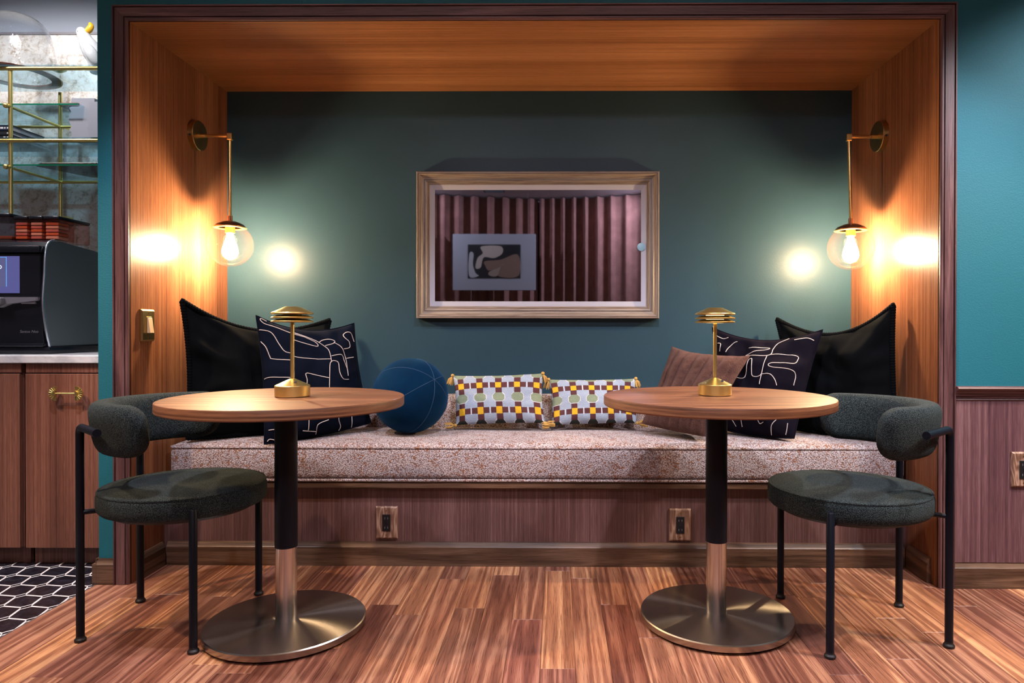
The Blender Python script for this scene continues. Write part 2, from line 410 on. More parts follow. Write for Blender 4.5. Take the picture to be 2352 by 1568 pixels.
m['machine_trim'] = plain('bright_silver_strip', (.62, .66, .74), .25, .9)
m['machine_grey'] = plain('grey_moulded_plastic', (.20, .19, .22), .4)
def screenmat():
    g = G('lit_touch_screen'); c = g.obj(); n = g.noise(g.vmul(c, (14, 14, 260)), 1., 3)
    z = g.n('SeparateXYZ', {0: c}).outputs[2]
    f = g.math('ADD', g.math('MULTIPLY', z, 2.2), g.math('MULTIPLY', g.math('SUBTRACT', n, .5), 1.2))
    col = g.ramp(f, [(.05, (.01, .14, .40)), (.18, (.02, .10, .33)), (.33, (.045, .06, .24)), (.45, (.09, .09, .26))])
    g.p(base=(.01, .01, .02), rough=.15, emit=col, emits=.6); return g.m
m['screen'] = screenmat()
m['screen_box'] = plain('dim_screen_panel', (.02, .02, .03), .2, emit=(.07, .07, .16), emits=.8)
m['screen_line'] = plain('lit_screen_line', (.1, .3, .5), .2, emit=(.05, .25, .75), emits=1.0)
m['screen_white'] = plain('lit_white_mark', (.6, .7, .7), .2, emit=(.6, .8, .85), emits=1.0)
m['ceramic'] = plain('grey_white_ceramic', (.33, .345, .41), .35)
m['book_blue'] = plain('dark_blue_book_cloth', (.012, .016, .045), .45)
m['book_black'] = plain('black_book_cloth', (.010, .011, .016), .45)
m['paper'] = plain('book_page_edges', (.34, .35, .40), .8)
m['print'] = plain('pale_spine_print', (.6, .62, .68), .6)
m['tray_brown'] = wood('red_brown_tray_wood', 0, (.05, .012, .008), (.12, .035, .022), (.2, .07, .045), 5, 3., 30., .35)
m['tray_dark'] = plain('dark_tray_lacquer', (.018, .012, .014), .3)
m['bird_white'] = paint('white_glass_feathers', (.56, .58, .62), .3, .6, 120.)
m['bird_yellow'] = plain('yellow_crest', (.75, .38, .02), .35)
m['curtain'] = velvet('dusty_rose_drape', (.30, .150, .125), .2, (.8, .6, .55), False)
m['art_grey'] = plain('grey_art_mat', (.42, .43, .46), .7)
m['art'] = [plain('art_cream', (.55, .47, .38), .7), plain('art_brown', (.26, .16, .11), .7), plain('art_black', (.012, .012, .014), .6), plain('art_taupe', (.36, .27, .20), .7), plain('art_grey_wash', (.5, .5, .48), .7)]
m['lamp_glow'] = plain('warm_lamp_diffuser', (.9, .8, .6), .4, emit=(1., .72, .40), emits=1.5)
m['spot_glow'] = plain('downlight_lens', (.9, .9, .9), .4, emit=(1., .95, .9), emits=8.0)
m['switch_ivory'] = plain('tan_rocker', (.55, .40, .25), .4)
m['pale_blue'] = plain('pale_blue_disc', (.28, .52, .66), .35)

# ------------------------------------------------------------------ structure
YW, YB = 2.585, 3.349            # room-side wall face, niche back wall
XL, XR, ZC = -1.612, 1.421, 2.118
XE = -1.735                      # end of the wall beside the coffee nook
YM = 3.475                       # mirror behind the coffee counter
struct('wall_niche_back', box(XL-.02, XR+.02, YB, YB+.1, 0, ZC+.02), m['teal_niche'], 'dark teal painted back wall of the bench niche', 0)
struct('wall_niche_left', box(XL-.03, XL, YW-.005, YB+.02, 0, ZC+.03), m['veneer_z'], 'reddish walnut veneer side of the niche by the nook', 0)
struct('wall_niche_right', box(XR, XR+.03, YW-.005, YB+.02, 0, ZC+.03), m['veneer_z'], 'reddish walnut veneer side of the niche by the right lamp', 0)
struct('ceiling_niche', box(XL-.03, XR+.03, YW-.005, YB+.02, ZC, ZC+.03), m['veneer_x'], 'walnut veneer ceiling of the niche', 0)
struct('wall_front_left', box(XE, XL-.03, YW, YM+.1, 0, CEIL), m['teal'], 'narrow teal wall end beside the coffee nook', 0)
struct('wall_front_right', box(XR+.03, 3.6, YW, YW+.12, 0, CEIL), m['teal'], 'teal painted wall right of the niche', 0)
struct('wall_front_top', box(XL-.03, XR+.03, YW, YW+.12, ZC+.03, CEIL), m['teal'], 'teal painted wall above the niche', 0)
struct('ceiling', box(-3.7, 3.6, -2.75, YM+.1, CEIL, CEIL+.1), m['white_paint'], 'white room ceiling', 0)
struct('wall_rear', box(-3.7, 3.6, -2.85, -2.75, 0, CEIL), m['grey_paint'], 'grey wall behind the curtain', 0)
struct('wall_left', box(-3.8, -3.7, -2.75, YM+.1, 0, CEIL), m['grey_paint'], 'grey wall at the far left', 0)
struct('wall_right', box(3.6, 3.7, -2.75, YW+.1, 0, CEIL), m['grey_paint'], 'grey wall at the far right', 0)
struct('wall_nook_back', box(-3.7, XE, YM+.008, YM+.1, 0, CEIL), m['pale_paint'], 'pale wall above the mirror in the nook', 0)

# casing round the niche opening: mitred lengths with beads
CW = .056
prof = [(0, 0), (0, .012), (.004, .016), (.010, .016), (.0115, .010), (.013, .010), (.0145, .017), (.047, .017), (.0485, .011), (.050, .011), (.0515, .020), (.056, .020), (.056, 0)]
yface = YW
top = extrude(prof, XL, XR, -1, 1)
struct('trim_1', mv(top, 0, yface, ZC), m['trim_x'], 'mauve brown casing across the top of the niche')
side = extrude(prof, 0, ZC, 0, 1)                                # x is the height here
gl_ = [(XL - w, yface + d, h) for h, d, w in side[0]], side[1]
struct('trim_2', gl_, m['trim_z'], 'upright casing at the left of the niche')
gr_ = [(XR + w, yface + d, h) for h, d, w in side[0]], side[1]
struct('trim_3', gr_, m['trim_z'], 'upright casing at the right of the niche')

# baseboards: flat face with a moulded top
bprof = [(0, 0), (0, .016), (.076, .016), (.079, .013), (.086, .011), (.092, .006), (.096, .005), (.096, 0)]
def bb_x(name, x0, x1, y, label, ma=0, mb=0):
    g = extrude(bprof, x0, x1); struct(name, mv(g, 0, y, 0), m['base_x'], label)
YBE = 2.803                                                        # bench front panel
bb_x('baseboard_right', XR+CW+.001, 3.6, YW, 'walnut baseboard of the right wall')
g = extrude(bprof, XE+.0005, XL-CW-.001); struct('baseboard_left', join(mv(g, 0, YW, 0), box(XE-.016, XE, YW-.016, 2.745, 0, .078), box(XE-.008, XE, YW-.008, 2.745, .078, .096)), m['base_x'], 'short walnut baseboard block under the teal wall end')
def bb_y(name, x, sgn, y0, y1, label):
    g = extrude(bprof, y0, y1)
    struct(name, ([(x - sgn*v[1], v[0], v[2]) for v in g[0]], g[1]), m['base_y'], label)
bb_y('baseboard_niche_left', XL, 1, 2.625, YBE-.017, 'walnut baseboard on the left side of the niche')
bb_y('baseboard_niche_right', XR, -1, 2.625, YBE-.017, 'walnut baseboard on the right side of the niche')

# wainscot on the right wall
struct('wall_wainscot', box(XR+CW+.002, 3.6, YW-.008, YW, .096, .70), m['veneer_right'], 'mauve walnut wainscot panel right of the niche', 0)
rprof = [(0, 0), (0, .010), (.004, .012), (.008, .010), (.010, .014), (.016, .014), (.018, .018), (.036, .022), (.040, .032), (.046, .036), (.051, .032), (.053, .026), (.053, 0)]
g = extrude(rprof, XR+CW+.001, 3.6); struct('trim_4', mv(g, 0, YW, .70), m['trim_x'], 'moulded walnut chair rail on the right wall')

# ------------------------------------------------------------------ floor: planks and tiles laid one by one
XT = -1.74
fl = struct('floor', box(XT, 3.6, -2.75, YBE+.02, -.06, -.003), m['dark_sub'], 'walnut strip floor', 0)
PW = .1012
JOINTS = {0: [1.951, 2.74], -1: [2.281], 2: [2.407], -5: [2.314], -4: [2.647, 1.75], -3: [2.371], -2: [2.692, 1.62], -9: [1.915], 11: [2.306, 1.7], 10: [2.02, 2.62], 8: [1.926, 2.5], 1: [2.66, 1.70], 3: [2.15], 12: [2.20]}
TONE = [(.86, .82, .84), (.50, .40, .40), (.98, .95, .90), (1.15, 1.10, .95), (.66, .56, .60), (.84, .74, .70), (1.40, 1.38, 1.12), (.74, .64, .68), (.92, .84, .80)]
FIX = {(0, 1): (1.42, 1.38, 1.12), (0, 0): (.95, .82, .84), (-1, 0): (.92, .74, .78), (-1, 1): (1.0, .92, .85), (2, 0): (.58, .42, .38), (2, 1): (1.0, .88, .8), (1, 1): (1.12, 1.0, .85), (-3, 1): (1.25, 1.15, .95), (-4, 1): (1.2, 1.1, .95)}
k0, k1 = -17, 24
for k in range(k0, k1):
    x0 = -.049 + k*PW; x1 = x0 + PW
    if x1 < XT + .01: continue
    x0 = max(x0, XT + .004)
    js = JOINTS.get(k)
    if js is None:
        a = 1.2 + random.random()*.8; js = [a, a + .45 + random.random()*.5]
    cuts = [.75] + sorted(js) + [YBE + .012]
    for i, (ya, yb) in enumerate(zip(cuts, cuts[1:])):
        if yb - ya < .05: continue
        yb2 = yb
        if x1 > XR or x0 < XL: yb2 = max(ya, min(yb, YW - .0005))
        spans = [(x0, x1, ya, yb2)]
        if yb2 < yb:                                              # the row runs on inside the niche, cut to its sides
            xa_, xb_ = max(x0, XL), min(x1, XR)
            if xb_ - xa_ > .012: spans.append((xa_, xb_, max(ya, yb2), yb))
        for n_, (px0, px1, pya, pyb) in enumerate(spans):
            if pyb - pya < .03: continue
            e = .0004
            o = put('plank', box(px0+e, px1-e, pya+e*(n_ == 0), pyb-e*(len(spans) == 1), -.012, 0, .0009), m['plank'], fl, smooth=0)
            c = Vector(((px0+px1)/2, (pya+pyb)/2, 0)) - wloc(fl)    # own origin per plank so the grain differs
            for v in o.data.vertices: v.co -= c
            o.location = c
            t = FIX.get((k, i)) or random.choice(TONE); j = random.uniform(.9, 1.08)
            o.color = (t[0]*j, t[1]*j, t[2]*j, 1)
o = put('plank_floor_beyond', box(XT+.004, 3.59, -2.74, .7496, -.012, 0), m['plank'], fl, smooth=0); o['kind'] = 'stuff'; o.color = (.9, .82, .78, 1)
o = put('plank_floor_beside', box(-.049+k1*PW+.0005, 3.59, .7504, YW-.001, -.012, 0), m['plank'], fl, smooth=0); o['kind'] = 'stuff'; o.color = (.9, .82, .78, 1)

ft = struct('floor_nook', box(-3.7, XT, -2.75, YM+.05, -.06, -.0005), m['grout'], 'black hexagon tile floor with pale grout', 0)
struct('trim_5', box(XT, XT+.0035, -2.7, YW-.017, -.01, .0005), m['machine_trim'], 'thin pale metal strip between tile and wood floor')
HEX = [(-.039, -.042), (-.054, .028), (-.033, .053), (.039, .042), (.054, -.028), (.033, -.053)]
def clip(poly, xm):
    out = []
    for a, b in zip(poly, poly[1:]+poly[:1]):
        if a[0] <= xm: out.append(a)
        if (a[0] <= xm) != (b[0] <= xm):
            t = (xm-a[0])/(b[0]-a[0]); out.append((xm, a[1]+t*(b[1]-a[1])))
    return out
def inset(poly, d):
    n = len(poly); cx = sum(p[0] for p in poly)/n; cy = sum(p[1] for p in poly)/n; out = []
    for x, y in poly:
        r = math.hypot(x-cx, y-cy); kk = (r-d)/r; out.append((cx+(x-cx)*kk, cy+(y-cy)*kk))
    return out
T1, T2 = (0.0, .0995), (.097, .0)
def tile(poly, cx, cy, name):
    p = clip([(x+cx, y+cy) for x, y in poly], XT-.002)
    if len(p) < 3 or max(q[0] for q in p) - min(q[0] for q in p) < .004: return
    mx, my = sum(q[0] for q in p)/len(p), sum(q[1] for q in p)/len(p)
    o = put(name, prism([(x-mx, y-my) for x, y in p], -.012, 0, .0008), m['tile'], ft, local=True, smooth=0)
    o.location = Vector((mx, my, 0)) - wloc(ft)
hx = inset([(x*.968, y*.99) for x, y in HEX], .0024)
B, C = Vector(HEX[1]), Vector(HEX[2])                             # the cut corner; its strip fills the gap to the next tile
opp = [Vector(HEX[4]) + Vector(T1) - Vector(T2), Vector(HEX[5]) + Vector(T1) - Vector(T2)]
strip = inset([tuple(B*.90+opp[1]*.10), tuple(C*.90+opp[0]*.10), tuple(opp[0]*.90+C*.10), tuple(opp[1]*.90+B*.10)], .0006)
for i in range(-9, 3):
    for j in range(-5, 5):
        cx, cy = -1.89 + i*T2[0], 2.414 + j*T1[1]
        if cx < -2.75 or cy > 2.83: continue
        tile(hx, cx, cy, 'hexagon_tile'); tile(strip, cx, cy, 'strip_tile')

# ------------------------------------------------------------------ bench
bt = thing('bench_base', 'built-in walnut bench base under the woven seat cushion', 'bench', ((XL+XR)/2, YBE, 0))
put('front_panel', box(XL+.001, XR-.001, YBE, YBE+.018, .002, .318), m['veneer_bench'], bt, smooth=0)
put('ledge', box(XL+.001, XR-.001, YBE-.03, YB-.001, .318, .345, .004), m['base_x'], bt)
for a, b_ in ((XL+.018, .622), (.6225, XR-.018)):
    put('baseboard', mv(extrude(bprof, a, b_), 0, YBE, 0), m['base_x'], bt)

def cushion(x0, x1, y0, y1, z0, z1, r, crown, nx=70, ny=16):
    """soft slab with rounded edges and a gently crowned top"""
    bm = bmesh.new(); bmesh.ops.create_cube(bm, size=1)
    for v in bm.verts: v.co = ((x0+x1)/2+v.co.x*(x1-x0), (y0+y1)/2+v.co.y*(y1-y0), (z0+z1)/2+v.co.z*(z1-z0))
    ex = [e for e in bm.edges if abs(e.verts[0].co.x-e.verts[1].co.x) > .01]
    bmesh.ops.subdivide_edges(bm, edges=ex, cuts=nx)
    ey = [e for e in bm.edges if abs(e.verts[0].co.y-e.verts[1].co.y) > .01]
    bmesh.ops.subdivide_edges(bm, edges=ey, cuts=ny)
    sharp = [e for e in bm.edges if len(e.link_faces) == 2 and e.calc_face_angle() > 1]
    bmesh.ops.bevel(bm, geom=sharp, offset=r, segments=4, affect='EDGES', profile=.5)
    for v in bm.verts:
        fx = (v.co.x-x0)/(x1-x0); fy = (v.co.y-y0)/(y1-y0); t = max(0, (v.co.z-z0)/(z1-z0))
        b = max(0, 1-(2*fx-1)**8) * max(0, 1-(2*fy-1)**2)
        v.co.z += crown*b*t + t*.004*noise.noise(Vector((v.co.x*3, v.co.y*4, 0)))
        v.co.y -= .006*math.sin(PI*t)*(1 if fy < .1 else 0)
    return from_bm(bm)
CZ = .497
sc = thing('seat_cushion', 'long nubby beige and rust woven bench seat cushion', 'cushion', (-.09, 2.77, .345))
put('cushion_body', cushion(-1.578, 1.402, 2.775, YB-.085, 0.3455, CZ, .032, .009), m['weave'], sc, smooth=60)
def welt(z, inset_, r):
    x0, x1, y = -1.578+inset_, 1.402-inset_, 2.775+inset_
    q = [(x0, y+.45, z), (x0, y+.04, z)] + [(x0+.03-.03*math.cos(a), y+.03-.03*math.sin(a), z) for a in (.3, .7, 1.1, 1.5)]
    q += [(x1-.03+.03*math.sin(a), y+.03-.03*math.cos(a), z) for a in (.07, .47, .87, 1.27)] + [(x1, y+.04, z), (x1, y+.45, z)]
    return tube(q, r, 6)
put('welt', welt(.353, -.004, .005), m['weave'], sc); put('welt', welt(CZ-.014, .000, .0042), m['weave'], sc)
bo = put('back_bolster', cushion(-1.55, 1.38, YB-.082, YB-.004, .3455, .648, .025, .004, 60, 3), m['weave'], smooth=60)
tag(bo, 'low woven back cushion running along the teal wall behind the pillows', 'cushion')

# ------------------------------------------------------------------ pillows
def bil(c, s, t): return (c[0]*(1-s) + c[1]*s)*(1-t) + (c[3]*(1-s) + c[2]*s)*t
class Pillow:
    """soft square between four corner points (top-left, top-right, bottom-right, bottom-left as seen)"""
    def __init__(s, corners, thick, pull=(.08, .06, .06, .06), wr=.008, seed=0, p=2.2, ears=0.):
        s.c = [Vector(v) for v in corners]; s.th = thick; s.pull = pull; s.wr = wr; s.seed = seed; s.p = p
        c = s.c; s.n = ((c[1]-c[0]) + (c[2]-c[3])).cross((c[3]-c[0]) + (c[2]-c[1])).normalized()
        if s.n.y > 0: s.n = -s.n
        s.w = ((c[1]-c[0]).length + (c[2]-c[3]).length)/2; s.h = ((c[3]-c[0]).length + (c[2]-c[1]).length)/2
    def at(s, a, t, side=1, lift=0.):
        u, v = 2*a-1, 2*t-1; pt, pr, pb, pl = s.pull
        bu, bv = max(0, 1-u*u), max(0, 1-v*v)
        a2 = a + (pl*(1-a)**1.5 - pr*a**1.5)*bv; t2 = t + (pt*(1-t)**1.5 - pb*t**1.5)*bu
        q = bil(s.c, a2, t2)
        f = (max(0, 1-abs(u)**s.p)*max(0, 1-abs(v)**s.p))**.55
        wn = noise.noise(Vector((a*3.2+s.seed*7.1, t*3.2, side*3.+s.seed)))*1.6 + noise.noise(Vector((a*8+s.seed, t*7-s.seed, side)))*.55
        rad = math.hypot(u, v)
        crease = (math.sin(math.atan2(v, u)*9 + s.seed) + .7*math.sin(math.atan2(v, u)*17 + 2*s.seed + 3*rad))*max(0, rad-.5)*.6
        return q + s.n*side*(s.th*.5*f + (wn+crease)*s.wr*min(1, f*2.2) + lift)
    def geo(s, nu=40, nv=40):
        V, F = [], []; idx = {}
        for side in (1, -1):
            for j in range(nv+1):
                for i in range(nu+1):
                    edge = i in (0, nu) or j in (0, nv)
                    if side == -1 and edge: idx[(side, i, j)] = idx[(1, i, j)]; continue
                    idx[(side, i, j)] = len(V); V.append(s.at(i/nu, j/nv, side))
        for side in (1, -1):
            for j in range(nv):
                for i in range(nu):
                    q = (idx[(side, i, j)], idx[(side, i+1, j)], idx[(side, i+1, j+1)], idx[(side, i, j+1)])
                    F.append(q if side == 1 else q[::-1])
        return V, F
    def rim(s, n=60):
        P = []
        for k in range(n): P.append(s.at(k/n, 0))
        for k in range(n): P.append(s.at(1, k/n))
        for k in range(n): P.append(s.at(1-k/n, 1))
        for k in range(n): P.append(s.at(0, 1-k/n))
        return P
def quad(*q): return [aY(*p) for p in q]
def inv_bil(q, x, y):
    a = t = .5
    for _ in range(25):
        P = [(q[0][k]*(1-a)+q[1][k]*a)*(1-t) + (q[3][k]*(1-a)+q[2][k]*a)*t for k in (0, 1)]
        da = [(q[1][k]-q[0][k])*(1-t) + (q[2][k]-q[3][k])*t for k in (0, 1)]
        dt = [(q[3][k]-q[0][k])*(1-a) + (q[2][k]-q[1][k])*a for k in (0, 1)]
        ex, ey = x-P[0], y-P[1]; D = da[0]*dt[1]-da[1]*dt[0]
        a += (ex*dt[1]-ey*dt[0])/D; t += (da[0]*ey-da[1]*ex)/D
    return a, t
def base_of(P):
    z = min(v.z for v in P.c); return Vector(((P.c[2].x+P.c[3].x)/2, (P.c[2].y+P.c[3].y)/2, z))
SEAT = CZ + .012
def trim_cord(P, r, turns, n=90):
    """whip-stitched cord: radius pulses where the stitches bite"""
    path = P.rim(n); N = len(path)
    dense = []
    for i in range(N):
        for s in range(4): dense.append(path[i].lerp(path[(i+1) % N], s/4))
    L = sum((dense[i]-dense[i-1]).length for i in range(len(dense))); acc = 0; R = []
    for i in range(len(dense)):
        acc += (dense[i]-dense[i-1]).length
        R.append(r*(.84 + .17*abs(math.sin(PI*acc/L*turns))))
    return tube(dense, R, 7, closed=True)
def stitch_pillow(label, q, pull, seed):
    P = Pillow(q, .18, pull, .028, seed)
    t = thing('velvet_pillow', label, 'pillow', base_of(P), 'large black velvet pillows')
    put('pillow_body', P.geo(), m['velvet_black'], t, smooth=80)
    put('whipstitch_trim', trim_cord(P, .0115, 190), m['velvet_black'], t, smooth=80)
stitch_pillow('big black velvet pillow with stitched edge in the corner by the light switch',
              [aY(418, 690, 2.83), aY(757, 735, 3.27), Vector((-1.10, 3.10, SEAT+.012)), Vector((-1.51, 2.80, SEAT+.008))], (.17, .02, -.01, .03), 1)
stitch_pillow('big black velvet pillow with stitched edge leaning on the right wood panel',
              [aY(1785, 733, 3.27), aY(2052, 700, 2.85), Vector((1.375, 2.80, SEAT+.008)), Vector((1.06, 3.10, SEAT+.012))], (.19, .02, -.01, .03), 2)

def line_pillow(label, q, pq, mat, lines, scale, off, seed, pull):
    P = Pillow(q, .165, pull, .017, seed)
    t = thing('line_pillow', label, 'pillow', base_of(P), 'dark pillows with ivory line embroidery')
    put('pillow_body', P.geo(), mat, t, smooth=80)
    for ln in lines:
        st = [inv_bil(pq, off[0]+x/scale, off[1]+y/scale) for x, y in ln]
        sp = smooth_path([Vector((a, b, 0)) for a, b in st], 5)
        pts = [P.at(min(.995, max(.005, v.x)), min(.995, max(.005, v.y)), 1, .0006) for v in sp]
        put('embroidered_line', tube(pts, .0017, 5), m['thread'], t, smooth=80)
    put('edge_piping', tube(P.rim(40), .0030, 6, closed=True), mat, t, smooth=80)
L2 = [[(1180, 400), (1010, 345), (930, 330), (875, 325), (850, 300), (860, 280), (900, 290)], [(830, 400), (900, 395), (935, 430), (970, 510), (1010, 575), (1075, 580)], [(835, 505), (870, 555), (900, 640), (920, 655), (1068, 655)],
      [(1068, 580), (1068, 825)], [(855, 850), (890, 832), (980, 828), (1068, 825)], [(1068, 612), (1110, 615), (1400, 635)], [(1070, 440), (1110, 445), (1280, 500), (1270, 455), (1180, 400)],
      [(1105, 360), (1200, 400), (1290, 450), (1370, 520), (1395, 580), (1410, 665)], [(1300, 460), (1340, 435), (1400, 432), (1450, 455), (1440, 480), (1360, 495)],
      [(1440, 470), (1510, 530), (1560, 610), (1590, 720), (1597, 800)], [(1410, 605), (1500, 600), (1535, 620), (1550, 660), (1595, 740)],
      [(1390, 1000), (1392, 885), (1395, 675), (1470, 670), (1490, 770), (1530, 830), (1600, 833)], [(1185, 1000), (1185, 845), (1185, 770), (1390, 815)], [(1580, 640), (1680, 635)],
      [(1690, 500), (1640, 420), (1590, 395), (1555, 410), (1570, 450), (1610, 490), (1625, 535), (1600, 548), (1545, 550)],
      [(1220, 1100), (1220, 1195), (1225, 1285)], [(1180, 1290), (1305, 1292)], [(1310, 1310), (1305, 1235), (1400, 1190)], [(1490, 1100), (1500, 1185), (1530, 1240), (1525, 1275)], [(1640, 1100), (1640, 1180), (1645, 1250)],
      [(905, 1300), (975, 1285)], [(910, 1395), (925, 1375), (970, 1378)], [(850, 1000), (980, 1020), (1060, 1010)]]
pq2 = [(590, 728), (811, 745), (850, 968), (607, 1022)]
line_pillow('navy pillow with ivory line embroidery behind the left table lamp', quad((588, 724, 2.83), (813, 742, 3.12), (852, 970, 3.04), (607, 1020, 2.765)), pq2, m['velvet_navy'], L2, 3.92, (380, 660), 3, (.10, .035, -.02, .03))
L5 = [[(680, 420), (720, 400), (780, 405), (830, 380)], [(735, 465), (765, 465), (750, 530)], [(815, 530), (840, 470), (880, 420), (910, 400)],
      [(1010, 450), (1120, 440), (1175, 445), (1160, 460), (1080, 480), (980, 525)], [(980, 525), (1100, 530), (1190, 520), (1205, 460), (1240, 395), (1320, 365)],
      [(1190, 520), (1300, 525), (1385, 560), (1390, 600), (1370, 630), (1290, 615), (1210, 610), (1185, 630), (1215, 650), (1290, 665), (1370, 700), (1355, 800)],
      [(1165, 530), (1130, 700), (1110, 790)], [(900, 735), (980, 725), (1010, 590), (1030, 565), (1050, 575), (1045, 700), (1070, 725), (1110, 720), (1130, 700)],
      [(1130, 705), (1200, 712), (1235, 760), (1245, 805)], [(1360, 395), (1440, 400), (1490, 440)], [(850, 1060), (870, 1100)], [(930, 1050), (930, 1105)], [(1070, 1050), (1085, 1085), (1120, 1080)],
      [(1160, 1160), (1180, 1100), (1220, 1060)], [(1290, 1080), (1280, 1120), (1265, 1160)]]
pq5 = [(1640, 757), (1885, 762), (1822, 1003), (1650, 985)]
line_pillow('plum black pillow with ivory line embroidery against the right velvet pillow', quad((1636, 752, 3.2), (1890, 757, 2.93), (1824, 1006, 2.82), (1655, 985, 3.02)), pq5, m['velvet_plum'], L5, 3.459, (1440, 660), 5, (.12, .02, -.02, .03))

# brown plush pillow with sewn channels
P = Pillow(quad((1543, 795, 3.17), (1724, 816, 2.93), (1622, 1003, 2.80), (1473, 972, 3.0)), .15, (.06, .04, -.01, .04), .006, 8)
t = thing('plush_pillow', 'brown channelled faux fur pillow slumped behind the right table', 'pillow', base_of(P))
base_at = P.at
def chan(a, t_, side=1, lift=0.): return base_at(a, t_, side, lift + .018*(abs(math.sin(PI*(a*6.3+.15)))**.5 - .7)*min(1, 6*min(a, 1-a, t_, 1-t_)))
P.at = chan
put('pillow_body', P.geo(110, 40), m['fur'], t, smooth=80)

# blue velvet ball: gored sphere with sewn seams
r = .163; bc = aY(943, 906, 3.0); bc.z = SEAT + r + .001
t = thing('velvet_ball', 'round royal blue velvet ball cushion on the bench', 'cushion', (bc.x, bc.y, bc.z-r))
ax = Vector((.72, -.50, .46)).to_track_quat('Z', 'Y').to_matrix().to_4x4()
prof_s = [(r*math.sin(PI*i/30), -r*math.cos(PI*i/30)) for i in range(31)]; prof_s[0] = (0, -r); prof_s[-1] = (0, r)
put('ball_body', mv(xf(lathe(prof_s, 48), ax), *bc), m['velvet_blue'], t, smooth=80)
for k in range(3):
    pts = [ax @ Vector((r*1.001*math.sin(a)*math.cos(PI*k/3+.25), r*1.001*math.sin(a)*math.sin(PI*k/3+.25), r*1.001*math.cos(a))) + bc for a in [2*PI*i/60 for i in range(60)]]
    put('seam', tube(pts, .0013, 5, closed=True), m['seam_blue'], t, smooth=80)

# two knitted lumbar pillows
def knit_colour(x, y):
    dx = (x + 74) % 148 - 74; dy = (y + 105) % 210 - 105; ax_, ay = abs(dx), abs(dy)
    oy = 105 - ay
    if ax_ < 23 and ay < 26: return 2
    if ay < 23 and ax_ < 68: return 1
    if ax_ >= 68 and ay < 26: return 4 if ax_ > 71 else 0
    if ax_ < 25 and ay < 66: return 1
    inoct = lambda e: ax_ < 50+e and oy < 42+e and ax_ + oy < 68+e*1.4
    if inoct(-4): return 3
    if inoct(0): return 4
    return 0
def tassel(p, down, seed):
    rr = random.Random(seed); p = Vector(p); down = Vector(down).normalized()
    side = down.cross(Vector((0, 1, .01))).normalized(); dep = down.cross(side)
    gs = [mv(xf(lathe([(0, -.008), (.006, -.006), (.0085, 0), (.006, .006), (0, .008)], 10), Matrix.Identity(4)), *p)]
    for i in range(16):
        a = rr.random()*2*PI; sp = .010 + rr.random()*.006; L = .036 + rr.random()*.012
        e = p + down*L + (side*math.cos(a) + dep*math.sin(a)*.8)*sp; mid = p + down*L*.45 + (side*math.cos(a)+dep*math.sin(a)*.8)*sp*.85
        gs.append(tube([p + down*.004, mid, e], [.0018, .0022, .0016], 5))
    return join(*gs)
def lumbar(label, q, seed, x_off, tdirs):
    P = Pillow(q, .11, (.035, .02, .02, .02), .004, seed, 2.6)
    t = thing('lumbar_pillow', label, 'pillow', base_of(P), 'knitted lumbar pillows with gold tassels')
    nu, nv = 150, 84; ge = P.geo(nu, nv)
    idx = []
    for side in (1, -1):
        for j in range(nv):
            for i in range(nu):
                x = (i+.5)/nu*690 - 55 + x_off; y = (j+.5)/nv*408 - 112
                c = knit_colour(x, y)
                if c == 3 and j > nv*.9: c = 5
                idx.append(c)
    # recalc keeps face order, so the index list still fits
    put('pillow_body', ge, None, t, smooth=80, mats=KN, midx=idx)
    for c, d, k in zip((P.at(0, 0), P.at(1, 0), P.at(1, 1), P.at(0, 1)), tdirs, range(4)):
        put('tassel', tassel(c + Vector((0, -.004, 0)), d, seed*10+k), m['tassel'], t, smooth=80)
ZA = SEAT + .012
qa = quad((1040, 862, 3.20), (1247, 857, 3.20), (1252, 971, 3.10), (1046, 976, 3.10))
qb = quad((1260, 871, 3.20), (1460, 869, 3.20), (1464, 971, 3.10), (1268, 976, 3.10))
lumbar('checked knit lumbar pillow with gold tassels next to the blue ball', qa, 11, 0, [(-.3, 0, -1), (.2, 0, -1), (.9, -.1, .0), (-.9, -.15, .0)])
lumbar('checked knit lumbar pillow with gold tassels next to the brown fur pillow', qb, 13, 20, [(-.25, 0, -1), (.25, 0, -1), (.9, -.15, .0), (-.9, -.12, .0)])

# ------------------------------------------------------------------ tables
def table(label, x, y, rz):
    t = thing('pedestal_table', label, 'table', (x, y, 0), 'round walnut pedestal tables', rz)
    R = .372; zt, zb = .745, .7135
    tp = put('table_top', lathe([(0, zb), (R-.004, zb), (R-.004, zt-.0001), (R-.005, zt), (0, zt)], 96), m['tabletop'], t, local=True)
    put('edge_band', lathe([(R-.004, zb), (R-.002, zb+.001), (R, zb+.004), (R, zt-.004), (R-.0012, zt-.0012), (R-.004, zt-.0001)], 96, False), m['table_rim'], tp, local=True)
    put('mounting_plate', lathe([(0, zb-.008), (.13, zb-.008), (.13, zb-.0005), (0, zb-.0005)], 40), m['black_metal'], t, local=True)
    put('upper_column', lathe([(0, .265), (.0350, .265), (.0350, zb-.008), (0, zb-.008)], 40), m['black_metal'], t, local=True)
    put('lower_column', lathe([(0, .030), (.0330, .030), (.0330, .265), (0, .265)], 40), m['steel_tube'], t, local=True)
    RB = .248
    b = put('base_plate', lathe([(0, .006), (RB-.006, .006), (RB, .010), (RB, .027), (RB-.003, .0305), (.03, .0315), (0, .0315)], 96), m['steel'], t, local=True)
    put('base_foot', lathe([(0, 0), (RB-.03, 0), (RB-.012, .006), (0, .006)], 60), m['dark'], t, local=True)
    return t
LT, RT = (-.873, 2.205), (.526, 2.278)
table('round walnut pedestal table beside the left chair', *LT, .0)
table('round walnut pedestal table beside the right chair', *RT, .12)

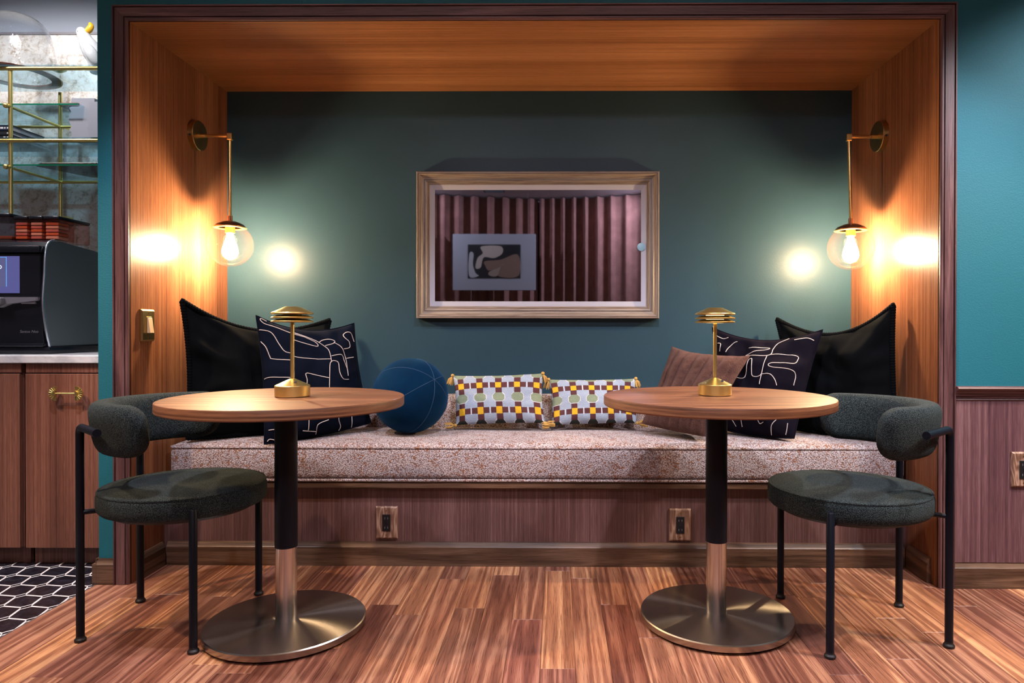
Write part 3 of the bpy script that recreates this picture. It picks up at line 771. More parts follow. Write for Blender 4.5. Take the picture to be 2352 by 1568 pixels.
def table_lamp(label, x, y, lit):
    z = .745; t = thing('table_lamp', label, 'lamp', (x, y, z), 'small brass table lamps')
    L = lambda n, pr, mt, seg=48: put(n, lathe(pr, seg), mt, t, local=True, smooth=14)
    b = L('lamp_base', [(0, .002), (.053, .002), (.0545, .004), (.0545, .036), (.053, .0375), (.009, .058), (0, .0585)], m['brass_y'])
    L('felt_foot', [(0, 0), (.052, 0), (.052, .002), (0, .002)], m['dark'])
    L('pole', [(0, .055), (.0062, .055), (.0062, .252), (0, .252)], m['brass_y'], 20)
    s = L('shade', [(0, .2665), (.060, .2665), (.0645, .2672), (.0655, .2700), (.0635, .2725), (.025, .2900), (.021, .2910), (0, .2910)], m['brass_y'])
    for k, zz in enumerate((.2550, .2425)):
        L('shade_ring', [(.028, zz+.009), (.044, zz+.009), (.0630, zz+.0030), (.0652, zz+.0012), (.0645, zz-.0018), (.060, zz-.0020), (.028, zz-.0020)], m['brass_y'])
    L('shade_core', [(0, .2405), (.028, .2405), (.030, .268), (0, .268)], m['lamp_glow'] if lit else m['brass'], 30)
    n = Matrix.Translation(Vector((.018, -.024, .0490))) @ Matrix.Rotation(-.42, 4, 'Y') @ Matrix.Rotation(.42, 4, 'X')
    put('switch_button', xf(lathe([(0, -.001), (.0050, -.001), (.0050, .0014), (0, .0014)], 16), n), m['book_blue'], t, local=True)
    return t
table_lamp('small brass table lamp standing on the left table', LT[0]+.015, LT[1]+.015, False)
table_lamp('small brass table lamp standing on the right table', RT[0]-.003, RT[1]+.014, True)

# ------------------------------------------------------------------ chairs
def chair(label, x, y, rz):
    t = thing('dining_chair', label, 'chair', (x, y, 0), 'round seated boucle chairs', rz)
    R = .250
    put('seat', lathe([(0, .388), (R-.03, .388), (R-.010, .391), (R-.002, .400), (R, .415), (R, .440), (R-.004, .452), (R-.014, .458), (R-.05, .4635), (R*.5, .468), (0, .470)], 72), m['boucle'], t, local=True, smooth=60)
    put('seat_piping', tube([((R-.0065)*math.cos(2*PI*i/72), (R-.0065)*math.sin(2*PI*i/72), .4535) for i in range(72)], .0042, 8, closed=True), m['boucle'], t, local=True, smooth=80)
    put('seat_pan', lathe([(0, .376), (R-.04, .376), (R-.035, .388), (0, .388)], 48), m['dark'], t, local=True)
    # wrap-around backrest: rounded section swept on an arc, rounded ends
    rc, a_, b_, zc = .2235, .0385, .080, .657
    V, F = [], []; n, sg = 64, 28; span = math.radians(92)
    for i in range(n+1):
        s = -1 + 2*i/n; th = PI + s*span
        e = max(0, (abs(s)-.80)/.20); k = math.sqrt(max(0, 1-e**2.6)); ka = math.sqrt(max(0, 1-e**5))
        tilt = .012
        for j in range(sg):
            q = 2*PI*j/sg; cq, sq = math.cos(q), math.sin(q)
            dr = a_*math.copysign(abs(cq)**.62, cq)*max(.02, ka); dz = b_*math.copysign(abs(sq)**.62, sq)*max(.02, k)
            rr = rc + dr + tilt*dz/b_
            V.append((rr*math.cos(th), rr*math.sin(th), zc + dz))
    for i in range(n):
        for j in range(sg):
            l = (j+1) % sg; F.append((i*sg+j, i*sg+l, (i+1)*sg+l, (i+1)*sg+j))
    F += [tuple(range(sg)), tuple(n*sg+j for j in range(sg))]
    put('backrest', (V, F), m['boucle'], t, local=True, smooth=80)
    lr = .0118
    foot = lambda px, py: mv(lathe([(0, 0), (.014, 0), (.0165, .003), (.0165, .008), (.0125, .013), (.0118, .018), (0, .018)], 18), px, py, 0)
    for sy in (-1, 1):
        px, py = -.243, .153*sy                                   # rear leg rises past the seat and turns along the backrest
        path = [(px, py, .012), (px, py, .60), (px, py, .640)] + [(px + .018*(1-math.cos(q))*.8, py + sy*.018*(1-math.cos(q))*.7, .640 + .022*math.sin(q)) for q in (.5, 1.0, 1.57)] + [(-.105, sy*.279, .662)]
        l = put('leg', tube(path, lr, 14), m['black_metal'], t, local=True, smooth=50)
        put('foot_glide', foot(px, py), m['dark'], l, local=True)
        put('bracket', tube([(px, py, .398), (-.190, .120*sy, .398)], .008, 10), m['black_metal'], l, local=True)
        px, py = .145, .2245*sy
        l = put('leg', tube([(px, py, .012), (px, py, .4245), (px, py, .428)], [lr, lr, lr*.8], 14), m['black_metal'], t, local=True, smooth=50)
        put('foot_glide', foot(px, py), m['dark'], l, local=True)
        put('bracket', tube([(px, py, .384), (.10, .155*sy, .384)], .008, 10), m['black_metal'], l, local=True)
    return t
chair('dark green boucle chair with black legs at the left table', -1.228, 2.258, 0)
chair('dark green boucle chair with black legs at the right table', .947, 2.250, PI)

# ------------------------------------------------------------------ sconces
def sconce(label, xw, sgn, y, zp, xg, zg, lean):
    """brass plate on the side panel, arm, drop rod, capped clear globe with a filament bulb"""
    t = thing('wall_sconce', label, 'lamp', (xw, y, zp), 'globe wall sconces')
    R = lambda g: xf(g, Matrix.Rotation(sgn*PI/2, 4, 'Y'))          # z axis -> away from the panel
    put('wall_plate', R(lathe([(0, 0), (.066, 0), (.066, .022), (.0645, .0245), (.060, .0248), (0, .0248)], 48)), m['old_brass'], t, local=True)
    put('plate_screw', mv(xf(lathe([(0, 0), (.0045, 0), (.0045, .003), (0, .003)], 12), Matrix.Rotation(PI/2, 4, 'X')), sgn*.012, -.0645, -.012), m['dark'], t, local=True)
    ex = xg - xw - lean
    put('arm', R(lathe([(0, .0245), (.0095, .0245), (.0095, .050), (.0072, .051), (.0072, abs(ex)-.01), (0, abs(ex)-.01)], 20)), m['brass'], t, local=True)
    put('elbow', mv(box(-.0115, .0115, -.0105, .0105, -.020, .0115, .003), ex, 0, 0), m['brass'], t, local=True)
    dz = zg - zp; g = xg - xw
    put('drop_rod', tube([(ex, 0, -.018), (g, 0, dz+.125)], .0068, 14), m['brass'], t, local=True)
    put('rod_collar', tube([(g, 0, dz+.128), (g, 0, dz+.102)], .0105, 16), m['copper'], t, local=True)
    gr = .0985
    put('globe_cap', mv(lathe([(0, .104), (.030, .1015), (.056, .090), (.066, .0800), (.066, .0775), (.055, .0865), (.030, .0975), (0, .100)], 40), g, 0, dz), m['copper'], t, local=True)
    put('cap_ring', mv(lathe([(.0665, .0770), (.070, .0745), (.0665, .0720), (.048, .0740), (.048, .0765), (.0665, .0770)], 40, False), g, 0, dz), m['brass_y'], t, local=True)
    put('bulb_socket', mv(lathe([(0, .098), (.0205, .098), (.0205, .052), (.0185, .050), (0, .050)], 28), g, 0, dz), m['brass_y'], t, local=True)
    bp = [(0, -.068), (.008, -.066), (.020, -.061), (.030, -.050), (.0345, -.036), (.033, -.020), (.027, .002), (.020, .022), (.0150, .038), (.0135, .050), (0, .050)]
    bl = put('bulb', mv(lathe(bp, 24), g, 0, dz), m['bulb'], t, local=True, smooth=60)
    put('filament', mv(lathe([(0, -.040), (.0055, -.038), (.0065, -.015), (.0055, .008), (0, .010)], 12), g, 0, dz), m['filament'], bl, local=True, smooth=60)
    a0 = math.acos(.0745/gr)
    gp = [(gr*math.sin(a0 + (PI-a0)*i/28), gr*math.cos(a0 + (PI-a0)*i/28)) for i in range(29)]; gp[-1] = (0, -gr)
    put('globe', mv(lathe(gp, 56, False), g, 0, dz), m['globe'], t, local=True, smooth=80)
    return t
sconce('brass globe wall sconce on the left side panel above the light switch', XL, 1, 3.05, 1.820, -1.456, 1.337, 0.)
sconce('brass globe wall sconce on the right side panel of the niche', XR, -1, 3.036, 1.808, 1.286, 1.322, .010)

# ------------------------------------------------------------------ framed dark glass picture
x0, x1, z0, z1 = -.678, .486, 1.014, 1.719; YF = YB - .001
t = thing('framed_picture', 'wide gilt framed dark glossy picture with pale mat on the teal wall', 'picture', ((x0+x1)/2, YF, z0))
fp = [(0, 0), (0, .046), (.0035, .050), (.0060, .050), (.0068, .046), (.0085, .046), (.0120, .049), (.0155, .047), (.021, .036), (.027, .030), (.033, .029), (.0345, .025), (.037, .025), (.0385, .029), (.044, .028), (.048, .023), (.0495, .019), (.054, .020), (.0575, .018), (.060, .014), (.060, 0)]
w_, h_ = x1-x0, z1-z0
def rail(L, place, mat):
    g = extrude(fp, 0, L, 1, -1); put('frame_rail', ([place(*v) for v in g[0]], g[1]), mat, t, smooth=12)
rail(w_, lambda a, d, w: (x0+a, YF+d, z0+w), m['frame_gold'])
rail(w_, lambda a, d, w: (x0+a, YF+d, z1-w), m['frame_gold'])
rail(h_, lambda a, d, w: (x0+w, YF+d, z0+a), m['frame_gold_z'])
rail(h_, lambda a, d, w: (x1-w, YF+d, z0+a), m['frame_gold_z'])
fi, mi = .059, .083
rings_o = [(x0+fi, z0+fi), (x1-fi, z0+fi), (x1-fi, z1-fi), (x0+fi, z1-fi)]; rings_i = [(x0+mi, z0+mi), (x1-mi, z0+mi), (x1-mi, z1-mi), (x0+mi, z1-mi)]
V = [(x, YF-.016, z) for x, z in rings_o] + [(x, YF-.014, z) for x, z in rings_i] + [(x, YF-.008, z) for x, z in rings_o] + [(x, YF-.008, z) for x, z in rings_i]
F = []
for i in range(4):
    j = (i+1) % 4; F += [(i, j, 4+j, 4+i), (8+i, 12+i, 12+j, 8+j), (4+i, 4+j, 12+j, 12+i), (i, 8+i, 8+j, j)]
put('mat_board', (V, F), m['matboard'], t, smooth=0)
put('glass_pane', box(x0+mi-.002, x1-mi+.002, YF-.012, YF-.007, z0+mi-.002, z1-mi+.002), m['dark_glass'], t, smooth=0)
p = aY(1473, 567, YF-.02)
put('round_disc', mv(xf(lathe([(0, 0), (.0195, 0), (.0195, .003), (.0175, .0036), (0, .0036)], 30), Matrix.Rotation(PI/2, 4, 'X')), p.x, YF-.0165, p.z), m['pale_blue'], t)

# ------------------------------------------------------------------ switch and outlets
def switch():
    a, b = aX(320, 709, XL), aX(350, 783, XL); y0_, y1_ = a.y, b.y; zt, zb = a.z-.001, b.z
    t = thing('light_switch', 'brass rocker light switch on the left wood panel', 'switch', (XL, (y0_+y1_)/2, zb))
    ym = (y0_+y1_)/2; zm = (zt+zb)/2
    p = prism([(y0_, zb), (y1_, zb), (y1_, zt), (y0_, zt)], 0, .011, .006)
    put('plate', ([(XL+v[2], v[0], v[1]) for v in p[0]], p[1]), m['old_brass'], t, smooth=0)
    put('rocker_frame', box(XL+.010, XL+.0125, ym-.017, ym+.017, zm-.034, zm+.034, .0008), m['old_brass'], t, smooth=0)
    g = box(XL+.0125, XL+.017, ym-.0135, ym+.0135, zm-.030, zm+.030, .0008)
    put('rocker', ([(v[0] + max(0, (zm-v[2]))*.28*(1 if v[0] > XL+.014 else 0), v[1], v[2]) for v in g[0]], g[1]), m['switch_ivory'], t, smooth=0)
    for z in (zt-.014, zb+.014):
        put('screw', mv(xf(lathe([(0, 0), (.003, 0), (.003, .0015), (0, .002)], 12), Matrix.Rotation(PI/2, 4, 'Y')), XL+.0108, ym, z), m['brass'], t)
switch()
def outlet(label, x0, x1, z0, z1, y):
    t = thing('power_outlet', label, 'outlet', ((x0+x1)/2, y, z0), 'wooden outlet plates')
    p = prism([(x0, z0), (x1, z0), (x1, z1), (x0, z1)], 0, .010, .005)
    put('plate', ([(v[0], y-v[2], v[1]) for v in p[0]], p[1]), m['plate_wood'], t, smooth=0)
    xm, zm = (x0+x1)/2, (z0+z1)/2
    s = put('socket', box(xm-.0165, xm+.0165, y-.0125, y-.009, zm-.034, zm+.034, .001), m['dark'], t, smooth=0)
    for zz in (-.019, .019):
        for dx in (-.006, .006): put('slot', box(xm+dx-.001, xm+dx+.001, y-.0129, y-.012, zm+zz-.004, zm+zz+.004), m['machine_grey'], s, smooth=0)
    put('reset_button', box(xm-.005, xm+.005, y-.0135, y-.012, zm-.007, zm+.007, .0006), m['machine_black'], s, smooth=0)
    for z in (z1-.016, z0+.016):
        put('screw', mv(xf(lathe([(0, 0), (.0028, 0), (.0028, .001), (0, .0014)], 12), Matrix.Rotation(PI/2, 4, 'X')), xm, y-.0098, z), m['old_brass'], t)
outlet('wooden outlet plate on the bench front below the blue ball', -.740, -.652, .109, .240, YBE)
outlet('wooden outlet plate on the bench front near the right table column', .455, .543, .104, .235, YBE)
a = aY(2321, 1037, YW-.008); outlet('wooden outlet plate on the right wall wainscot', a.x, a.x+.086, a.z-.130, a.z, YW-.008)

# ------------------------------------------------------------------ coffee nook: cabinets, counter, mirror, shelves
YC = 2.76; ZD0, ZD1, ZCB, ZCT = .077, .781, .824, .856
XD0, XD1 = aY(58, 1000, YC).x, XE-.003
def cabinet(label, x0, x1, handle):
    t = thing('base_cabinet', label, 'cabinet', ((x0+x1)/2, YC+.3, 0), 'walnut base cabinets in the nook')
    put('body', box(x0, x1, YC+.021, YM-.002, ZD0-.002, ZCB-.0005), m['veneer_cab_h'], t, smooth=0)
    put('toe_kick', box(x0, x1, YC+.052, YC+.07, 0, ZD0-.002), m['veneer_cab_h'], t, smooth=0)
    put('rail', box(x0, x1, YC+.004, YC+.0205, ZD1+.004, ZCB-.0005, .001), m['veneer_cab_h'], t, smooth=0)
    d = put('door', box(x0+.001, x1-.004, YC, YC+.0205, ZD0, ZD1, .0012), m['veneer_cab'], t, smooth=0)
    if handle:
        c0, c1 = aY(128, 904, YC-.03), aY(173, 903, YC-.03); z = (c0.z+c1.z)/2; y = YC-.03
        gs = [tube([(c0.x-.004, y, z), (c1.x+.004, y, z)], .0034, 12)]
        for c, sg in ((c0, -1), (c1, 1)):
            fan = [(c.x, z)] + [(c.x + sg*.029*math.sin(PI*q/18), z + .029*math.cos(PI*q/18)) for q in range(19)]
            p = prism(fan, 0, .004); gs.append(([(v[0], y+.004-v[2], v[1]) for v in p[0]], p[1]))
            for q in range(0, 19, 2):
                ang = PI*q/18; gs.append(tube([(c.x+sg*.013*math.sin(ang), y-.001, z+.013*math.cos(ang)), (c.x+sg*.028*math.sin(ang), y-.001, z+.028*math.cos(ang))], .0011, 5))
            hub = [(c.x + sg*.0115*math.sin(PI*q/12)-.0*sg, z + .0115*math.cos(PI*q/12)) for q in range(13)]
            p = prism(hub, 0, .009); gs.append(([(v[0], y+.003-v[2], v[1]) for v in p[0]], p[1]))
            gs.append(tube([(c.x+sg*.004, y, z), (c.x+sg*.004, YC+.001, z)], .0034, 10))
        put('handle', join(*gs), m['brass_y'], d, smooth=40)
cabinet('walnut base cabinet with fan shaped brass pull beside the teal wall end', XD0, XD1, True)
xa = aY(47, 1000, YC).x
cabinet('walnut base cabinet at the left edge under the coffee machine', xa-.46, xa, False)
ct = put('countertop', box(-3.2, XE-.002, YC-.012, YM-.001, ZCB, ZCT, .003), m['stone']); tag(ct, 'pale grey marble countertop under the coffee machine', 'countertop')
zsp = aY(150, 80, YM).z
mp = put('mirror_panel', box(-3.2, XE-.001, YM-.0005, YM+.0075, ZCT, zsp), m['mirror'], smooth=0); tag(mp, 'mottled antique mirror splashback behind the brass shelves', 'mirror')
struct('trim_6', box(-3.2, XE-.001, YM-.006, YM+.0075, zsp, zsp+.012), m['machine_grey'], 'thin grey strip above the antique mirror')

YS0, YS1 = 3.076, 3.392; XP = aY(22, 300, YS0).x
ZS = [aY(100, 157, YS0).z, aY(100, 241, YS0).z, aY(100, 323, YS0).z, aY(100, 381, YS0).z]
ZPB = aY(22, 497, YS0).z + .004
sh = thing('brass_shelf_unit', 'brass and glass wall shelves over the coffee counter', 'shelf', (XP, YS1, ZPB))
for y in (YS0+.006, YS1):
    put('post', tube([(XP, y, ZPB), (XP, y, ZS[0])], .0085, 14), m['brass_y'], sh)
for y in (YS0+.006, YS1):
    put('post', tube([(XP-.62, y, ZPB), (XP-.62, y, ZS[0])], .0085, 14), m['brass_y'], sh)
for x in (XP, XP-.62):
    for z in (ZPB+.05, ZS[1], ZS[0]-.05): put('wall_stub', tube([(x, YS1, z), (x, YM-.001, z)], .005, 10), m['brass_y'], sh)
for i in (0, 2):
    put('front_rail', tube([(-3.15, YS0, ZS[i]), (XE-.004, YS0, ZS[i])], .0088, 14), m['brass_y'], sh)
for i in (1, 3):
    put('back_rail', tube([(-3.15, YS1, ZS[i]-.006), (XE-.004, YS1, ZS[i]-.006)], .0075, 12), m['brass_y'], sh)
    put('side_rail', tube([(XP, YS0-.012, ZS[i]-.006), (XP, YS1+.02, ZS[i]-.006)], .0068, 12), m['brass_y'], sh)
    put('finial', mv(lathe([(0, -.012), (.008, -.009), (.012, 0), (.008, .009), (0, .012)], 16), XP-.006, YS0-.014, ZS[i]-.006), m['brass_y'], sh, smooth=80)
for i in range(4):
    zt = ZS[i] + (.009 if i in (0, 2) else .004)
    gx = aY(176, 240, YS0).x if i == 1 else XE-.006
    g = put('glass_shelf', box(-3.14, gx, YS0-.004 if i in (0, 2) else YS0+.012, YS1+.012, zt, zt+.006), m['glass_shelf'], sh, smooth=0)
    if i in (1, 3): put('glass_edge', box(-3.14, gx, YS0+.0105, YS0+.0119, zt, zt+.006), m['glass_edge'], g, smooth=0)
ZT = [ZS[0]+.0152, ZS[1]+.0102, ZS[2]+.0152, ZS[3]+.0102]

# glass dome on the top shelf
c = aY(38, 150, 3.22); dr = aY(118, 150, 3.22).x - c.x; dh = aY(40, 36, 3.22).z - ZT[0]
t = thing('glass_dome', 'hammered clear glass cloche on the top glass shelf', 'dome', (c.x, 3.22, ZT[0]))
dp = [(dr*1.0, .008)] + [(dr*math.cos(PI/2*i/20)**.55, .008 + (dh-.008)*math.sin(PI/2*i/20)) for i in range(1, 20)] + [(0, dh)]
put('dome_glass', lathe(dp, 60, False), m['dome'], t, local=True, smooth=80)
put('dome_tray', lathe([(dr-.030, 0), (dr+.012, 0), (dr+.014, .004), (dr+.010, .0075), (dr-.030, .0075), (dr-.030, 0)], 60, False), m['tray_brown'], t, local=True)
# white bird with a yellow crest
bp_ = lambda u, v, y=3.18: aY(u, v, y)
t = thing('bird_figurine', 'white glass cockatoo figurine with yellow crest on the top shelf', 'figurine', (bp_(212, 150).x, 3.18, ZT[0]))
sk = [(226, 150, .034), (222, 138, .040), (214, 122, .043), (205, 106, .040), (197, 92, .031), (191, 80, .026), (187, 72, .022), (184, 66, .014)]
pth = [bp_(u, v) for u, v, r_ in sk]; pth[0].z = ZT[0]+.004
pth2 = smooth_path(pth, 5); rr2 = []
for i in range(len(pth2)):
    f = i/5; k = min(int(f), len(sk)-2); rr2.append(sk[k][2]*(1-(f-k)) + sk[k+1][2]*(f-k))
put('body', tube(pth2, rr2, 20), m['bird_white'], t, smooth=80)
cr = [bp_(190, 70), bp_(198, 73), bp_(205, 68), bp_(209, 60), bp_(206, 53)]
put('crest', tube(smooth_path(cr, 5), [.004 + .0105*math.sin(PI*min(1, i/20*.9+.05)) for i in range(21)], 12), m['bird_yellow'], t, smooth=80)
b0 = bp_(178, 74, 3.17)
put('beak', tube([b0+Vector((.008, 0, .004)), b0, b0+Vector((-.004, 0, -.010))], [.009, .007, .002], 10), m['ceramic'], t, smooth=80)
put('eye', mv(lathe([(0, -.003), (.0025, -.001), (.0025, .001), (0, .003)], 10), *(bp_(178.5, 72, 3.158))), m['dark'], t)
put('wing', tube(smooth_path([bp_(196, 100, 3.145), bp_(206, 116, 3.138), bp_(216, 134, 3.142), bp_(224, 149, 3.148)], 5), [.012+.014*math.sin(PI*i/15) for i in range(16)], 14), m['bird_white'], t, smooth=80)
# small gilt dish
c = bp_(134, 150, 3.16)
dsh = put('gilt_dish', mv(lathe([(0, 0), (.016, 0), (.032, .010), (.034, .013), (.030, .012), (.014, .004), (0, .004)], 30), c.x, 3.16, ZT[0]), m['brass_y'], smooth=60); tag(dsh, 'small gilt dish on the top shelf between dome and bird', 'dish')
# trays
xa_, xb_ = aY(137, 235, 3.13).x, XE-.05
g = box(xa_, aY(176, 235, 3.10).x-.004, 3.12, 3.33, ZT[1], ZT[1]+.016, .007, 3); o = put('wooden_tray', g, m['tray_brown']); tag(o, 'red-brown wooden tray on the upper glass shelf', 'tray')
xa_ = aY(80, 372, 3.12).x
pr_ = [(xa_, 3.13), (xa_+.04, 3.10), (XE-.03, 3.10), (XE-.03, 3.36), (xa_+.10, 3.36)]
o = put('flat_tray', join(prism(pr_, ZT[3], ZT[3]+.010, .002)), m['tray_dark'], smooth=0); tag(o, 'flat dark lacquer tray on the lower glass shelf', 'tray')
# books lying flat
def book(label, z, h, mat, xr, y0, y1, marks):
    t = thing('book', label, 'book', (xr-.14, (y0+y1)/2, z), 'dark books stacked on the shelf')
    put('cover', join(box(xr-.29, xr, y0, y1, z, z+.002), box(xr-.29, xr, y0, y1, z+h-.002, z+h), box(xr-.29, xr, y0, y0+.003, z, z+h)), mat, t, smooth=0)
    put('pages', box(xr-.287, xr-.004, y0+.003, y1-.003, z+.002, z+h-.002), m['paper'], t, smooth=0)
    gs = [box(xr-a-w, xr-a, y0-.0006, y0, z+h*.35, z+h*.65) for a, w in marks]
    put('spine_print', join(*gs), m['print'], t, smooth=0)
xr = aY(31, 300, 3.10).x
book('black book at the bottom of the stack beside the brass post', ZT[2], .016, m['book_black'], xr, 3.10, 3.33, [(.012, .018), (.036, .010)])
book('black book in the middle of the stack beside the brass post', ZT[2]+.0163, .020, m['book_black'], xr-.004, 3.10, 3.31, [(.010, .016)])
book('dark blue book on top of the stack beside the brass post', ZT[2]+.0366, .026, m['book_blue'], xr-.006, 3.10, 3.30, [(.014, .010), (.030, .006), (.040, .014)])
# scalloped vases
def vase(label, u0, u1, y, ztop, z0, dp=.045):
    xa, xb = aY(u0, 300, y).x, aY(u1, 300, y).x; h = ztop - z0
    t = thing('scalloped_vase', label, 'vase', ((xa+xb)/2, y, z0), 'scalloped ceramic vases')
    w = xb - xa; pts = [(0, 0)]
    L = []
    for i in range(41):
        f = i/40; s_ = .012*abs(math.sin(PI*f*3.0)) if .22 < f < .80 else 0
        L.append((-w/2 - s_, f*h))
    Rr = [(-x, z) for x, z in reversed(L)]
    p = prism(L + Rr, -dp, dp)
    put('vase_body', ([(v[0], v[2], v[1]) for v in p[0]], p[1]), m['ceramic'], t, local=True, smooth=40)
    put('vase_mouth', box(-w*.32, w*.32, -dp*.6, dp*.6, h-.001, h+.0008), m['dark'], t, local=True, smooth=0)
zt_ = aY(180, 228, 3.14).z
vase('tall grey white scalloped vase on the middle shelf', 180, 232, 3.17, zt_, ZT[2])
vase('shorter grey white scalloped vase on the middle shelf at the wall end', 213, 250, 3.100, aY(213, 237, 3.100).z, ZT[2], .022)

# coffee machine
XS = -2.150; YMF = 2.885
def my(z):                                                        # front profile: waist where the panel kinks
    return YMF
t = thing('coffee_machine', 'black and grey countertop coffee machine with lit touch screen', 'coffee machine', (-2.42, 3.15, ZCT))
sp_px = [(117, 796), (109.5, 759), (104, 722), (102, 694), (103.5, 660), (105.5, 630), (107, 590), (110.5, 566), (117, 555), (128, 551.5), (221, 577)]
sidep = [aX(u, v, XS) for u, v in sp_px]
poly = [(p.y, p.z) for p in sidep]
zt_back = poly[-1][1]; yb = 3.38
dz = (poly[-1][1]-poly[-2][1])/(poly[-1][0]-poly[-2][0])
poly = poly[:-1] + [(yb, poly[-2][1] + dz*(yb-poly[-2][0])), (yb, ZCT+.14), (yb-.03, ZCT+.10), (yb-.03, ZCT+.055), (yb-.05, ZCT+.035), (poly[0][0]+.006, poly[0][1])]
def ext_x(pl, xa, xb, bev=0):
    p = prism(pl, xa, xb, bev); return [(v[2], v[0], v[1]) for v in p[0]], p[1]
put('side_panel', ext_x(poly, XS-.012, XS, .003), m['machine_side'], t, smooth=0)
edge = [(XS-.004, y-.003, z) for y, z in poly[:10]]
put('silver_strip', tube(smooth_path(edge, 4), .0048, 8), m['machine_trim'], t, smooth=80)
XMR = XS-.013
front = [(y+.004, z) for y, z in poly[:10]] + [(yb-.06, poly[10][1]-.02), (yb-.06, ZCT+.03), (poly[0][0]+.02, ZCT+.03)]
body = put('body', ext_x(front, XS-.62, XMR), m['machine_black'], t, smooth=0)
put('drip_base', box(XS-.66, XS+.01, poly[0][0]-.02, yb-.04, ZCT, ZCT+.03, .008, 2), m['machine_black'], t)
yk = poly[3][0]                                                    # waist depth
pn = aY(85, 580, YMF); pz0 = aY(85, 682, YMF).z
put('upper_rail', box(XS-.62, XS-.014, yk-.010, yk+.05, pn.z-.002, pn.z+.028, .006, 2), m['machine_black'], t)
sfy = yk + .004
put('screen_bezel', box(XS-.62, XS-.020, sfy, yk+.03, pz0, pn.z-.004, .003), m['machine_black'], t)
sx1 = aY(45, 600, sfy).x; sz1, sz0 = aY(45, 588, sfy).z, aY(45, 673, sfy).z
s = put('screen', box(sx1-.26, sx1, sfy-.0015, sfy+.001, sz0, sz1), m['screen'], t, smooth=0)
bx1 = aY(15, 600, sfy).x; bz1, bz0 = aY(15, 591, sfy).z, aY(15, 658, sfy).z
pz = put('screen_panel', box(bx1-.2, bx1, sfy-.0022, sfy-.0014, bz0, bz1), m['screen_box'], s, smooth=0)
put('screen_outline', join(box(bx1-.2, bx1+.0015, sfy-.0024, sfy-.0014, bz1, bz1+.0014), box(bx1, bx1+.0014, sfy-.0024, sfy-.0014, bz0, bz1)), m['screen_line'], s, smooth=0)
gc = aY(-1, 613, sfy-.003)
put('screen_letter', tube([(gc.x + .0075*math.cos(2*PI*i/24), sfy-.0028, gc.z + .0068*math.sin(2*PI*i/24)) for i in range(24)], .0011, 6, closed=True), m['screen_white'], s)
# spout head under the screen
h0 = aY(87, 682, sfy-.016); h0.x = XS-.022
hz = [(XS-.62, h0.z-.034), (h0.x-.155, h0.z-.044), (h0.x-.115, h0.z-.028), (h0.x-.004, h0.z-.015), (h0.x, h0.z-.010), (h0.x, h0.z), (XS-.62, h0.z)]
p = prism(hz, 0, .050, .004); hd = put('spout_head', ([(v[0], sfy+.034-v[2], v[1]) for v in p[0]], p[1]), m['machine_grey'], t, smooth=0)
put('spout_cover', box(h0.x-.20, h0.x-.135, sfy-.040, sfy-.014, h0.z-.032, h0.z-.001, .005), m['machine_grey'], t)
put('brewer_tab', box(h0.x-.075, h0.x-.015, sfy-.01, sfy+.03, h0.z-.028, h0.z-.017, .003), m['machine_grey'], t)
lp = [(XS-.62, ZCT+.034), (XS-.016, ZCT+.034), (XS-.030, h0.z-.014), (XS-.62, h0.z-.014)]
p = prism(lp, 0, .03, .002); put('lower_panel', ([(v[0], yk+.036-v[2]*.6, v[1]) for v in p[0]], p[1]), m['machine_black'], t, smooth=0)
put('drip_rail', box(XS-.64, XS-.012, poly[0][0]-.03, poly[0][0]+.05, ZCT+.030, ZCT+.046, .005, 2), m['machine_black'], t)
fd = bpy.data.curves.new('lettering', 'FONT'); fd.body = 'Santos Neo'; fd.size = .0165; fd.extrude = .0004; fd.shear = .2
tmp = bpy.data.objects.new('lettering_source', fd); COL.objects.link(tmp); bpy.context.view_layer.update()
lm = bpy.data.meshes.new_from_object(tmp.evaluated_get(bpy.context.evaluated_depsgraph_get())); bpy.data.objects.remove(tmp); lm.materials.clear(); lm.materials.append(m['machine_grey'])
fo = bpy.data.objects.new('lettering', lm); COL.objects.link(fo); fo.parent = t
lx = aY(38, 764, yk); fo.location = Vector((lx.x, yk+.0175, lx.z)) - wloc(t); fo.rotation_euler = (PI/2, 0, 0)
# hopper and amber capsule boxes on top
ztop = poly[9][1]
hp = [aY(29, 497, 3.0), aY(130, 501, 3.0)]
zh = hp[1].z
def canister(label, u0, u1, y0, y1, seed):
    xa, xb = aY(u0, 520, y0).x, aY(u1, 520, y0).x
    zb = ztop + .001
    c = thing('capsule_canister', label, 'canister', ((xa+xb)/2, (y0+y1)/2, zb), 'amber canisters on the coffee machine')
    put('canister_wall', box(xa+.002, xb-.002, y0, y1, zb, zh-.014, .004), m['amber'], c)
    put('lid', box(xa+.001, xb-.001, y0-.002, y1, zh-.0138, zh, .004, 2), m['machine_black'], c)
    rr = random.Random(seed); n = 5
    for i in range(n):
        z = zb + .006 + i*(zh-zb-.03)/n
        put('capsule_row', box(xa+.006, xb-.008, y0+.006, y0+.07, z, z+(zh-zb-.03)/n-.003, .002), KAPS[(i+seed) % 3], c, smooth=0)
KAPS = [plain('orange_packet', (.62, .16, .06), .4), plain('rose_packet', (.55, .20, .16), .4), plain('pale_packet', (.72, .44, .32), .4)]
yt0 = poly[8][0] + .035
canister('amber coffee canister at the left of three on the machine', 30, 64, yt0, yt0+.20, 0)
canister('amber coffee canister in the middle of three on the machine', 65, 98, yt0, yt0+.20, 1)
xq = aY(99, 520, yt0).x
canister('amber coffee canister at the right of three on the machine', 99, 136, yt0, yt0+.20, 2)
t3 = thing('bean_hopper', 'wide smoky hopper at the left edge on the coffee machine', 'hopper', (aY(0, 520, yt0).x-.06, yt0+.1, ztop-.05))
